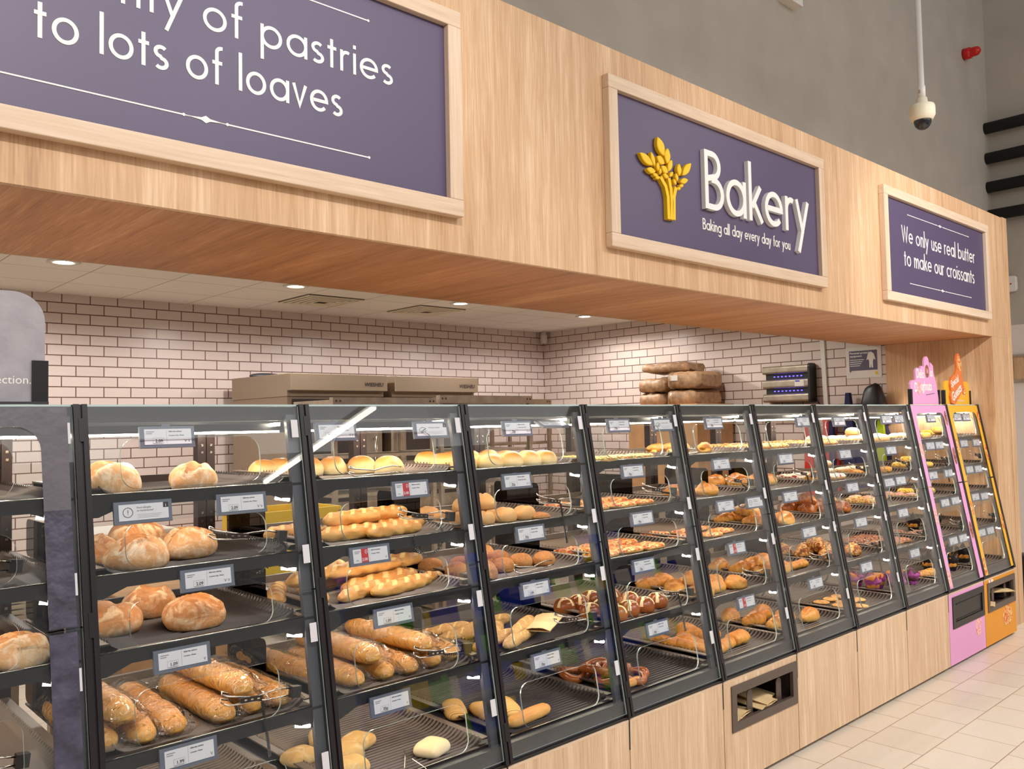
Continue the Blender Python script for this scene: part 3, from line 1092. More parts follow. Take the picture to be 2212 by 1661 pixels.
CASE_LABEL = {-1: 'glass bread case with dark slate-look front border and slate sign on top',
              8: 'slim glass pastry case with pink decal border',
              9: 'orange-bordered glass pastry case standing against the wooden pillar'}
DESC = ['holding round loaves and bagged baguettes', 'with white rolls on top and bagged baguettes below', 'with a mound of plain brown rolls', 'with pretzel buns and pretzels',
        'with pizza slices over long puff pastry rolls', 'with plain croissants on three shelves', 'with white iced slices and pale cookies', 'with white doughnuts above and purple-wrapped muffins below']
for k in range(-1, 10):
    lab = CASE_LABEL.get(k) or ('black framed glass bakery case ' + DESC[k])
    c = thing('display_case', lab, 'display case', (cx(k), 2.2, 0), group='glass bakery cases along the counter')
    put('sill', cached('sill', m_sill), c)
    put('mullion', cached('mull', m_mullion), c)
    if k == 9:
        put('mullion', cached('mull', m_mullion), c, (W - 0.018, 0, 0))
    put('edge_post', cached('post', m_edge_post), c)
    if k < 8:
        for z in (1.653, 1.276, 1.049, 0.688):
            put('tag_strip', cached('tag%.2f' % z, lambda z=z: to_mesh((lambda b: (slope_bar(b, W - 0.048, W - 0.026, z - 0.027, z + 0.027, 0.0065, 0.008), b)[1])(BM()), 'tag_strip', M_strip)), c)
    put('top_frame', cached('tf', m_topframe), c)
    put('top_glass', cached('tg', m_topglass), c)
    put('upper_glass', cached('gu', m_glass_up), c)
    put('lower_glass', cached('gl', m_glass_low), c)
    put('led_strip', cached('ledtop', m_led_top), c)
    for i in (1, 2, 3, 4):
        s = put('shelf', cached(('sh', i), lambda: m_shelf(i)), c)
        put('front_rail', cached(('rail', i), lambda: m_rail(i)), s)
        put('rail_lip', cached(('cap', i), lambda: m_railcap(i)), s)
        put('led_strip', cached(('ledu', i), lambda: m_led_under(i)), s)
        put('led_end', cached(('lede', i), lambda: m_led_end(i)), s)
        if i >= 2 and k < 7:
            put('side_divider', cached(('div', i), lambda: m_divider(i)), s)
    if k < 8:
        for sd in (0, 1):
            put('rear_post', cached(('rp', sd), lambda: m_rearpost(sd)), c)
    if k >= 8:
        # printed border stuck on the outside of the glass
        md = M_pink if k == 8 else M_amber
        bm = BM()
        a, b = 0.018, W - 0.018
        slab_on_front(bm, [(a, 1.176), (a + 0.062, 1.176), (a + 0.062, 1.60)] + arc(a + 0.122, 1.61, 0.06, 180, 90, 6) + arc(b - 0.122, 1.61, 0.06, 90, 0, 6) + [(b - 0.062, 1.60), (b - 0.062, 1.176), (b, 1.176), (b, 1.721), (a, 1.721)], 0.0065, 0.0085)
        obj('decal_border', bm, md, c)
        for a0, b0 in ((a, a + 0.062), (b - 0.062, b)):
            bm = BM(); slope_bar(bm, a0, b0, 0.515, 1.167, 0.0065, 0.0085); obj('decal_border', bm, md, c)
        # pictured sweets on the border
        for q, (px, pz, pr_) in enumerate(((a + 0.03, 1.42, 0.03), (b - 0.03, 1.36, 0.03), (a + 0.03, 0.98, 0.028), (b - 0.03, 0.84, 0.03), (a + 0.03, 0.58, 0.03), (b - 0.035, 1.63, 0.026))):
            bm = BM()
            slab_on_front(bm, [(px + pr_ * 0.8 * math.cos(t * PI / 8), pz + pr_ * 2.0 * math.sin(t * PI / 8)) for t in range(16)], 0.0088, 0.0098)
            obj('sweet_print', bm, F['pinkice'] if k == 8 and q % 2 == 0 else (F['brownie'] if k == 8 else F['pizza']), c)
    if k == -1:
        bm = BM()
        a, b = 0.018, W - 0.02
        slab_on_front(bm, [(b - 0.075, 1.20), (b - 0.012, 1.20), (b - 0.012, 1.721), (a, 1.721), (a, 1.672), (b - 0.15, 1.672)] + arc(b - 0.135, 1.612, 0.06, 90, 0, 6), 0.0065, 0.0085)
        obj('slate_border', bm, M_slate2, c)
        for z0, z1 in ((0.515, 1.163),):
            bm = BM(); slope_bar(bm, b - 0.075, b - 0.012, z0, z1, 0.0065, 0.0085); obj('slate_border', bm, M_slate, c)
        bm = BM(); slope_bar(bm, b - 0.075, b - 0.012, 1.176, 1.46, 0.0087, 0.0095); obj('slate_border', bm, M_slate, c)

# trays -------------------------------------------------------------------------------------------


def m_tray(depth, dark):
    bm = BM()
    w = W - 0.06
    rim, rr = 0.030, 0.09
    # U-shaped trough across x, fine raised ribs, flat rim all round
    prof = [(0.028, rim), (0.034, 0.022), (0.055, 0.010), (0.085, 0.003), (0.12, 0.001)]
    prof = prof + [(w - x, z) for x, z in prof[::-1]]
    y1 = depth
    rows = [0.016, y1 - 0.016]
    V = [[bm.verts.new((x, y, z)) for x, z in prof] for y in rows]
    for i in range(len(prof) - 1):
        f = bm.faces.new((V[0][i], V[0][i + 1], V[1][i + 1], V[1][i]))
        f.material_index = 1
        f.smooth = True
    n = int(depth / 0.021)
    for j in range(1, n):
        y = 0.016 + (y1 - 0.032) * j / n
        for i in range(len(prof) - 1):
            (xa, za), (xb, zb) = prof[i], prof[i + 1]
            e = 0.0075
            q = [bm.verts.new(p) for p in ((xa, y - 0.0035, za), (xb, y - 0.0035, zb), (xb, y, zb + e), (xa, y, za + e), (xb, y + 0.0035, zb), (xa, y + 0.0035, za))]
            bm.faces.new((q[0], q[1], q[2], q[3])).material_index = 0
            bm.faces.new((q[3], q[2], q[4], q[5])).material_index = 0
    # rim ring
    for (a, b, c, d) in ((0, w, 0, 0.016), (0, w, y1 - 0.016, y1)):
        bx(bm, a, b, c, d, 0.002, 0.012 if c == 0 else rim, 1 if c == 0 else 0)
    for (a, b) in ((0, 0.028), (w - 0.028, w)):
        bx(bm, a, b, 0.016, y1 - 0.016, rim - 0.005, rim)
    return to_mesh(bm, 'bread_tray', [M_traydk, M_traydd] if dark else [M_tray, M_traydk], recalc=False)


TR = {}
for k in range(-1, 10):
    for i in (1, 2, 3, 4, 5):
        z = ZS[i]
        y0 = G(z) + 0.036
        dp = 2.985 - y0
        dark = (k <= 0 and i < 4) or (k == 2 and i >= 4) or (k == 3 and i == 5)
        key = ('tray', i, dark)
        me = cached(key, lambda: m_tray(dp, dark))
        o = put('bread_tray', me, None, (cx(k) + 0.03, y0, z - 0.006))
        tag(o, ('dark' if dark else 'taupe') + ' ribbed bread tray on the %s shelf of the %s' % (ORD[i], case_name(k)), 'tray', 'ribbed bread trays in the cases')

# ------------------------------------------------------------------ base cabinets under the cases
CABL = {-1: 'pale oak base cabinet under the slate case', 4: 'pale oak base cabinet with grey framed paper-bag hatch', 8: 'pink base cabinet with closed black hatch', 9: 'orange base cabinet with open paper-bag hatch'}
CABU = ['round loaves', 'white rolls', 'plain brown rolls', 'pretzels', '', 'croissants', 'pale cookies', 'purple muffins']
for k in range(-1, 10):
    lab = CABL.get(k) or 'plain pale oak base cabinet under the case of ' + CABU[k]
    c = thing('base_cabinet', lab, 'cabinet', (cx(k), 2.2, 0), group='base cabinets under the cases')
    fm = M_pink if k == 8 else M_orange if k == 9 else M_cab
    g = 0.003
    hatch = k in (4, 8, 9)
    hx0, hx1, hz0, hz1 = 0.068, 0.632, 0.256, 0.448
    bm = BM()
    if hatch:
        for (a, b, z0, z1) in ((g, hx0, 0.022, 0.478), (hx1, W - g, 0.022, 0.478), (hx0, hx1, 0.022, hz0), (hx0, hx1, hz1, 0.478)):
            bx(bm, a, b, 0, 0.02, z0, z1)
    else:
        bx(bm, g, W - g, 0, 0.02, 0.022, 0.478)
    obj('front_panel', bm, fm, c)
    bm = BM(); bx(bm, g, W - g, -0.001, 0.02, 0.478, 0.486); obj('edge_band', bm, M_oak_x, c)
    bm = BM(); bx(bm, 0.0, W, 0.03, 0.84, 0.0, 0.022); obj('plinth', bm, M_black, c)
    bm = BM(); bx(bm, 0.0, W, 0.004, 0.85, 0.486, 0.497); obj('top_strip', bm, M_black, c)
    bm = BM(); bx(bm, -0.004, 0.0028, -0.0015, 0.02, 0.37, 0.486); obj('finger_slot', bm, M_black, c)
    bm = BM()
    bx(bm, 0.0, 0.016, 0.021, 0.84, 0.022, 0.486)
    bx(bm, W - 0.016, W, 0.021, 0.84, 0.022, 0.486)
    bx(bm, 0.016, W - 0.016, 0.82, 0.84, 0.022, 0.486)
    obj('carcass', bm, M_cab, c)
    if hatch:
        fm2 = M_black if k == 8 else simple('hatch_frame', (88, 74, 66), 0.4) if 'hatch_frame' not in MATS else MATS['hatch_frame']
        bm = BM()
        fw = 0.034
        for (a, b, z0, z1) in ((hx0 - .006, hx1 + .006, hz0 - .006, hz0 + fw), (hx0 - .006, hx1 + .006, hz1 - fw, hz1 + .006), (hx0 - .006, hx0 + fw, hz0 + fw, hz1 - fw), (hx1 - fw, hx1 + .006, hz0 + fw, hz1 - fw)):
            bx(bm, a, b, -0.006, 0.012, z0, z1)
        obj('hatch_frame', bm, fm2, c)
        if k == 8:
            bm = BM(); bx(bm, hx0 + fw, hx1 - fw, 0.002, 0.012, hz0 + fw, hz1 - fw)
            bx(bm, hx0 + 0.07, hx1 - 0.05, -0.0015, 0.002, hz1 - fw - 0.018, hz1 - fw - 0.012)
            bx(bm, hx0 + 0.07, hx1 - 0.05, -0.0015, 0.002, hz0 + fw + 0.008, hz0 + fw + 0.013)
            obj('hatch_flap', bm, M_black, c)
        else:
            bm = BM()
            bx(bm, hx0 + 0.005, hx1 - 0.005, 0.03, 0.42, hz0 + 0.012, hz0 + 0.020)
            bx(bm, hx0 + 0.005, hx0 + 0.012, 0.03, 0.42, hz0 + 0.02, hz1 + 0.01)
            bx(bm, hx1 - 0.012, hx1 - 0.005, 0.03, 0.42, hz0 + 0.02, hz1 + 0.01)
            bx(bm, hx0 + 0.012, hx1 - 0.012, 0.41, 0.42, hz0 + 0.02, hz1 + 0.01)
            obj('hatch_box', bm, M_brownm, c)
            for tx in (0.24, 0.50):
                bm = BM(); prism(bm, rrect(tx, tx + 0.045, hz0 + 0.02, hz0 + 0.135, 0.02, corners=(0, 0, 1, 1)), 'Y', 0.03, 0.034)
                obj('bag_stop', bm, MATS['hatch_frame'], c)
    if k >= 8:
        bm = BM()
        pr_ = [(0.52 + 0.05 * math.cos(t * PI / 12), 0.19 + 0.062 * math.sin(t * PI / 12)) for t in range(24)] if k == 8 else [(0.46 + 0.10 * math.cos(t * PI / 12), 0.17 + 0.075 * math.sin(t * PI / 12)) for t in range(24)]
        prism(bm, pr_, 'Y', -0.002, 0.0)
        obj('sweet_print', bm, F['pinkice'] if k == 8 else F['pizza'], c)
        if k == 8:
            bm = BM(); prism(bm, [(0.52 + 0.014 * math.cos(t * PI / 6), 0.19 + 0.018 * math.sin(t * PI / 6)) for t in range(12)], 'Y', -0.0035, -0.002); obj('sweet_print', bm, M_pink, c)
        else:
            bm = BM(); prism(bm, [(0.14 + 0.05 * math.cos(t * PI / 8), 0.463 + 0.012 * math.sin(t * PI / 8)) for t in range(16)], 'Y', -0.002, 0.0); obj('sweet_print', bm, F['ice'], c)


# paper bags lying in the hatches
def paper_bag(x, y, z, w, l, rz, rx, label, group=None, parent=None):
    bm = BM()
    nx, ny = 8, 10
    for s in (0, 1):
        V = [[bm.verts.new((w * (i / nx - .5), l * (j / ny - .5), (0.004 + 0.009 * math.sin(PI * i / nx) + 0.003 * mnoise.noise(Vector((i * .6, j * .5, x * 9)))) * (1 if s else 0))) for i in range(nx + 1)] for j in range(ny + 1)]
        for j in range(ny):
            for i in range(nx):
                f = bm.faces.new((V[j][i], V[j][i + 1], V[j + 1][i + 1], V[j + 1][i]))
                f.smooth = True
    bmesh.ops.remove_doubles(bm, verts=bm.verts, dist=0.0005)
    o = obj('paper_bag', bm, M_bagp, parent, (x, y, z), (rx, 0, rz))
    return tag(o, label, 'paper bag', group)


hx = cx(4)
for dx, dy, dz, rz, rx, lab in ((0.40, 0.185, 0.335, 0.35, 0.22, 'long cream paper bag lying across the oak hatch'), (0.385, 0.175, 0.308, 0.15, 0.12, 'cream paper bag under the long one in the oak hatch'),
                                (0.145, 0.185, 0.345, -0.5, 0.35, 'crumpled cream paper bag at one end of the oak hatch'), (0.16, 0.175, 0.305, 0.2, 0.08, 'flat cream paper bag at the bottom of the oak hatch')):
    paper_bag(hx + dx, 2.2 + dy, dz, 0.19, 0.33, rz, rx, lab, 'paper bags in the oak hatch')
hx = cx(9)
for dx, dy, dz, rz, lab in ((0.42, 0.08, 0.345, 1.2, 'cream paper bag sticking out of the orange hatch'), (0.13, 0.12, 0.30, 0.3, 'cream paper bag low in the orange hatch beside the stop')):
    paper_bag(hx + dx, 2.2 + dy, dz, 0.16, 0.28, rz, 0.05, lab, 'paper bags in the orange hatch')

# ------------------------------------------------------------------ baked goods


def blob(bm, a, b, h, nu=22, nv=12, p=2.0, amp=0.0, freq=12.0, seed=0, bottom=0.3, mi=0, cx_=0, cy_=0, z0=0, crack=None, mid=0.35):
    """rounded lump resting on z0: half-widths a,b, height h, corner power p, noise amp"""
    rows = []
    zm = h * mid
    for j in range(nv + 1):
        ph = -PI / 2 + PI * j / nv
        cz, cr = math.sin(ph), math.cos(ph)
        z = zm + (h - zm) * cz if cz > 0 else zm + zm * max(cz * 1.6, -1)
        cr = abs(cr) ** ((0.8 if p < 3 else 0.5) if cz > 0 else 0.55)
        row = []
        for i in range(nu):
            u = 2 * PI * i / nu
            c, s = math.cos(u), math.sin(u)
            x = a * cr * math.copysign(abs(c) ** (2 / p), c)
            y = b * cr * math.copysign(abs(s) ** (2 / p), s)
            d = Vector((x, y, z))
            n = mnoise.noise(d * freq + Vector((seed * 7.3, seed * 3.1, seed)))
            k = 1 + amp * n
            zz = max(0, z * (1 + amp * 0.8 * n * (1 if cz > 0 else 0)))
            row.append((x * k + cx_, y * k + cy_, zz + z0))
        rows.append(row)
    V = [[bm.verts.new(q) for q in r] for r in rows[1:-1]]
    lo = bm.verts.new((cx_, cy_, rows[0][0][2])); hi = bm.verts.new((cx_, cy_, rows[-1][0][2]))
    fs = []
    for j in range(len(V) - 1):
        for i in range(nu):
            fs.append(bm.faces.new((V[j][i], V[j][(i + 1) % nu], V[j + 1][(i + 1) % nu], V[j + 1][i])))
    for i in range(nu):
        fs.append(bm.faces.new((lo, V[0][(i + 1) % nu], V[0][i])))
        fs.append(bm.faces.new((hi, V[-1][i], V[-1][(i + 1) % nu])))
    for f in fs:
        f.smooth = True
        f.material_index = mi
        if crack:
            f.material_index = crack(f.calc_center_median()) or mi
    return fs


def food_boule(seed, dark):
    bm = BM()
    rnd = random.Random(seed)
    ang = rnd.uniform(-0.5, 0.6)
    wid = 0.020 if not dark else 0.034
    off = rnd.uniform(-0.02, 0.02)
    ca, sa = math.cos(ang), math.sin(ang)

    def crack(q):
        t = -q.x * sa + q.y * ca + off + 0.025 * mnoise.noise(q * 25 + Vector((seed, 0, 0)))
        l = q.x * ca + q.y * sa
        return 1 if abs(t) < wid * (1 - (l / 0.085) ** 2) and q.z > 0.045 else 0
    blob(bm, 0.088, 0.078, 0.083, 44, 26, 2.2, 0.13, 13, seed, crack=crack)
    for v in bm.verts:      # the burst lifts the crust and leaves a ragged lip
        t = -v.co.x * sa + v.co.y * ca + off
        if v.co.z > 0.045:
            v.co.z += 0.007 * math.exp(-((abs(t) - wid) / 0.008) ** 2) - 0.004 * math.exp(-(t / 0.012) ** 2)
    return to_mesh(bm, 'boule', [F['boule_b' if dark else 'boule'], F['crack']])


def loaf_tube(bm, L, r, taper=3.0, n=14, m=36, bump=0.0, freq=0, bend=0.0, amp=0.05, seed=0, slash=None, mi=0, z0=0, flat=0.85, xoff=0, yoff=0):
    """long loaf along X resting on z0; slash(x, angle) -> material index"""
    rings = []
    for j in range(m + 1):
        t = -1 + 2 * j / m
        tt = t * 0.995
        rr = r * (1 - abs(tt) ** taper) ** (1 / 2.2)
        rr *= 1 + bump * math.sin(freq * t * PI)
        x = L / 2 * t
        ring = []
        for i in range(n):
            u = 2 * PI * i / n
            nn = 1 + amp * mnoise.noise(Vector((x * 30, math.cos(u) * 1.5, math.sin(u) * 1.5 + seed * 5)))
            yy = rr * math.cos(u) * nn
            zz = rr * math.sin(u) * nn * flat
            zz = max(zz, -r * 0.62)
            ring.append(bm.verts.new((x + xoff, yy + bend * t * t + yoff, zz + r * 0.62 + z0)))
        rings.append(ring)
    for j in range(m):
        for i in range(n):
            f = bm.faces.new((rings[j][i], rings[j][(i + 1) % n], rings[j + 1][(i + 1) % n], rings[j + 1][i]))
            f.smooth = True
            f.material_index = mi
            if slash:
                f.material_index = slash(-1 + 2 * (j + .5) / m, 2 * PI * (i + .5) / n) or mi
    bm.faces.new(rings[0][::-1]); bm.faces.new(rings[-1])


def diag(nsl, tilt, width):
    def fn(t, u):
        if not (0.18 * PI < u < 0.82 * PI):
            return 0
        q = (t * nsl / 2 + (u / PI - 0.5) * tilt) % 1.0
        return 1 if q < width and abs(t) < 0.88 else 0
    return fn


def food_baguette(seed, L=0.30, r=0.034):
    bm = BM(); loaf_tube(bm, L, r, 4, 30, 120, 0.07, 5, (seed % 3 - 1) * 0.012, 0.10, seed, diag(5, 1.3, 0.34)); return to_mesh(bm, 'baguette', [F['bag'], F['slash']])


def food_grain(seed):
    bm = BM(); loaf_tube(bm, 0.34, 0.034, 3.5, 30, 120, 0.03, 3, (seed % 3 - 1) * 0.01, 0.05, seed, diag(4, 1.6, 0.16)); return to_mesh(bm, 'baguette', [F['grain'], F['slash']])


def food_bagged(seed):
    bm = BM(); loaf_tube(bm, 0.47, 0.041, 6, 30, 130, 0.04, 6, 0, 0.07, seed, diag(6, 1.7, 0.3)); return to_mesh(bm, 'baguette', [F['bagd'], F['bag']])


def food_film(seed):
    bm = BM()
    m, n = 30, 16
    rings = []
    for j in range(m + 1):
        t = -1 + 2 * j / m
        x = 0.262 * t
        e = max(0.0, (abs(t) - 0.86) / 0.14)
        ring = []
        for i in range(n):
            u = 2 * PI * i / n
            rr = 0.047 * (1 - 0.15 * e)
            w_ = 1 + 0.09 * mnoise.noise(Vector((x * 22, math.cos(u) * 2.2, math.sin(u) * 2.2 + seed * 4)))
            yy = rr * math.cos(u) * w_ * (1 + 0.35 * e)
            zz = rr * math.sin(u) * w_ * (1 - 0.92 * e) * 0.88
            ring.append(bm.verts.new((x, yy, max(zz, -0.027) + 0.0275)))
        rings.append(ring)
    for j in range(m):
        for i in range(n):
            bm.faces.new((rings[j][i], rings[j][(i + 1) % n], rings[j + 1][(i + 1) % n], rings[j + 1][i])).smooth = True
    return to_mesh(bm, 'film_bag', M_film)


def food_roll(seed):
    bm = BM(); blob(bm, 0.050, 0.050, 0.062, 24, 14, 2.5, 0.07, 22, seed); return to_mesh(bm, 'roll', F['roll'])


def food_brown(seed):
    bm = BM()
    blob(bm, 0.048, 0.040, 0.050, 24, 14, 2.2, 0.05, 22, seed)
    for v in bm.verts:
        if v.co.z > 0.03:
            v.co.z -= 0.006 * math.exp(-(v.co.y / 0.005) ** 2)
    return to_mesh(bm, 'roll', F['brown'])


def food_seed(seed):
    bm = BM(); blob(bm, 0.050, 0.046, 0.052, 24, 14, 2.1, 0.07, 24, seed); return to_mesh(bm, 'roll', F['seed'])


def food_flat(seed):
    bm = BM(); blob(bm, 0.055, 0.05, 0.024, 24, 12, 2.2, 0.06, 24, seed); return to_mesh(bm, 'roll', F['seed'])


def food_ciab(seed, pale=False):
    bm = BM(); blob(bm, 0.060, 0.050, 0.044, 32, 16, 4.0, 0.12, 12, seed); return to_mesh(bm, 'ciabatta', F['ciabw' if pale else 'ciab'])


def food_grill(seed):
    bm = BM(); blob(bm, 0.095, 0.043, 0.040, 40, 16, 3.2, 0.04, 14, seed); return to_mesh(bm, 'ciabatta', F['grill'])


def food_stick(seed):
    bm = BM(); loaf_tube(bm, 0.23, 0.03, 5, 14, 30, 0.02, 2, 0, 0.04, seed); return to_mesh(bm, 'baguette', F['bag'])


def food_crois(seed, mat='crois', curve=0.9, fat=1.0):
    bm = BM()
    m, n = 48, 16
    rings = []
    for j in range(m + 1):
        t = -1 + 2 * j / m
        a = t * curve
        R = 0.075 / max(curve, 0.2)
        px, py = R * math.sin(a), R * (1 - math.cos(a))
        prof = (1 - abs(t) ** 1.7) ** 0.8
        seg = (abs(t) * 4.2 + 0.5) % 1.0
        rr = 0.036 * fat * (0.20 + 0.80 * prof) * (0.90 + 0.13 * (1 - seg))
        tx, ty = math.cos(a), math.sin(a)
        ring = []
        for i in range(n):
            u = 2 * PI * i / n
            nn = 1 + 0.05 * mnoise.noise(Vector((t * 6, math.cos(u) * 1.4, math.sin(u) * 1.4 + seed * 3)))
            o_, z_ = rr * math.cos(u) * nn, max(rr * math.sin(u) * nn, -0.021)
            ring.append(bm.verts.new((px - ty * o_, py + tx * o_, z_ * 0.95 + 0.021)))
        rings.append(ring)
    for j in range(m):
        for i in range(n):
            bm.faces.new((rings[j][i], rings[j][(i + 1) % n], rings[j + 1][(i + 1) % n], rings[j + 1][i])).smooth = True
    bm.faces.new(rings[0][::-1]); bm.faces.new(rings[-1])
    return to_mesh(bm, 'croissant', F[mat])


def food_slab(seed, a, b, h, top, side, amp=0.12, p=4.0, tf=0.55, res=30):
    bm = BM()
    blob(bm, a, b, h, res, 14, p, amp, 45, seed, mid=0.5)
    lim = h * tf
    bm.normal_update()
    for f in bm.faces:
        f.material_index = 0 if f.calc_center_median().z > lim else 1
    for v in bm.verts:
        if v.co.z > lim:
            v.co.z += 0.006 * mnoise.noise(v.co * 120 + Vector((seed, 0, 0)))
    return to_mesh(bm, 'slab', [F[top], F[side]])


def food_log(seed, L=0.17, r=0.032, mat='puff'):
    bm = BM(); loaf_tube(bm, L, r, 10, 14, 34, 0.05, 6, 0, 0.16, seed, flat=0.75); return to_mesh(bm, 'pastry', F[mat])


def food_turn(seed):
    bm = BM()
    blob(bm, 0.062, 0.045, 0.044, 28, 14, 1.8, 0.16, 30, seed)
    for v in bm.verts:
        v.co.z += 0.004 * math.sin(v.co.x * 190 + seed) * (v.co.z / 0.044)
    return to_mesh(bm, 'pastry', F['puff'])


def food_twist(seed):
    bm = BM()
    for s in (0, 1):
        pts = [(0.15 * (i / 24 - .5), 0.014 * math.cos(i * 0.75 + s * PI), 0.024 + 0.010 * math.sin(i * 0.75 + s * PI)) for i in range(25)]
        tube(bm, pts, [0.010 + 0.009 * math.sin(PI * i / 24) ** 0.5 for i in range(25)], 8)
    return to_mesh(bm, 'pastry', F['puff'])


def food_lyeroll(seed):
    bm = BM()

    def cr(q):
        w = 0.0065
        return 1 if q.z > 0.028 and (abs(q.x + q.y * 0.2) < w or abs(q.y - q.x * 0.2) < w) else 0
    blob(bm, 0.045, 0.045, 0.058, 40, 22, 2.1, 0.03, 20, seed, crack=cr)
    return to_mesh(bm, 'pretzel_bun', [F['lye'], F['lyec']])


def food_pretzel(seed):
    bm = BM()
    K = [(-0.012, -0.040), (0.03, -0.012), (0.062, 0.022), (0.05, 0.055), (0.018, 0.055), (0.004, 0.028), (-0.004, 0.018), (0.004, 0.006), (-0.004, 0.004)]
    pts = []
    n = 72
    for i in range(n + 1):
        t = i / n * 2 * PI
        # classic pretzel: crossing arms folded on a loop
        a = -0.15 + t * (2 * PI + 0.3) / (2 * PI)
        x = 0.058 * math.sin(a) * (1 - 0.35 * math.cos(a)) if False else 0.060 * math.sin(1.0 * (t - PI) * 1.32) * (1.0 if abs(t - PI) < 2.0 else 0.9)
        y = 0.052 * math.cos((t - PI) * 1.55)
        z = 0.017 + 0.007 * math.sin(3 * t)
        pts.append((x, y, z))
    tube(bm, pts, [0.008 + 0.009 * math.sin(PI * i / n) for i in range(n + 1)], 10)
    return to_mesh(bm, 'pretzel', F['lye'])


def food_ring(seed, top='white'):
    bm = BM()
    nu, nv, R, r = 26, 14, 0.031, 0.0205
    V = [[bm.verts.new(((R + r * math.cos(2 * PI * j / nv)) * math.cos(2 * PI * i / nu), (R + r * math.cos(2 * PI * j / nv)) * math.sin(2 * PI * i / nu), 0.021 + r * math.sin(2 * PI * j / nv))) for j in range(nv)] for i in range(nu)]
    for i in range(nu):
        for j in range(nv):
            f = bm.faces.new((V[i][j], V[(i + 1) % nu][j], V[(i + 1) % nu][(j + 1) % nv], V[i][(j + 1) % nv]))
            f.smooth = True
            f.material_index = 0 if f.calc_center_median().z > 0.024 else 1
    return to_mesh(bm, 'doughnut', [F[top], F['dough']])


def food_puffdough(seed, top='white'):
    bm = BM()
    blob(bm, 0.047, 0.047, 0.052, 26, 14, 2.1, 0.03, 20, seed)
    for f in bm.faces:
        f.material_index = 0 if f.calc_center_median().z > 0.033 else 1
    return to_mesh(bm, 'doughnut', [F[top], F['dough']])


def food_eclair(seed, top='white'):
    bm = BM()
    loaf_tube(bm, 0.15, 0.027, 5, 14, 26, 0.02, 2, 0, 0.05, seed)
    for f in bm.faces:
        f.material_index = 0 if f.calc_center_median().z > 0.026 else 1
    return to_mesh(bm, 'eclair', [F[top], F['dough']])


def food_cookie(seed):
    bm = BM(); blob(bm, 0.044, 0.042, 0.014, 26, 10, 2.0, 0.06, 30, seed, mid=0.5); return to_mesh(bm, 'cookie', F['cookie'])


def food_muffin(seed, crumb='muff'):
    bm = BM(); blob(bm, 0.036, 0.036, 0.060, 24, 16, 2.0, 0.10, 40, seed, z0=0.018, mid=0.6); return to_mesh(bm, 'muffin', F[crumb])


def food_lowmuffin(seed):
    bm = BM(); blob(bm, 0.034, 0.034, 0.05, 24, 16, 2.0, 0.12, 40, seed, z0=0.02, mid=0.6); return to_mesh(bm, 'muffin', F['muff'])


def food_wrap(seed, mat, hgt=0.058, rim=0.05):
    bm = BM()
    n = 16
    rings = []
    for rad, z in ((0.0, 0.001), (0.026, 0.0), (0.033, hgt * 0.5), (0.042, hgt * 0.8)):
        rings.append([bm.verts.new(((rad if rad else 0.001) * (1 + (0.05 if i % 2 else -0.03)) * math.cos(2 * PI * i / n), (rad if rad else 0.001) * (1 + (0.05 if i % 2 else -0.03)) * math.sin(2 * PI * i / n), z)) for i in range(n)])
    rings.append([bm.verts.new((rim * (1 + 0.1 * math.sin(seed + i)) * math.cos(2 * PI * i / n), rim * (1 + 0.1 * math.sin(seed + i)) * math.sin(2 * PI * i / n), hgt * (1.35 if i % 4 == 1 else 0.92 if i % 2 == 0 else 1.05))) for i in range(n)])
    for a, b in zip(rings, rings[1:]):
        for i in range(n):
            bm.faces.new((a[i], a[(i + 1) % n], b[(i + 1) % n], b[i]))
    o = to_mesh(bm, 'paper_case', M_dgrey, recalc=True)
    o.materials.clear(); o.materials.append(F[mat])
    return o


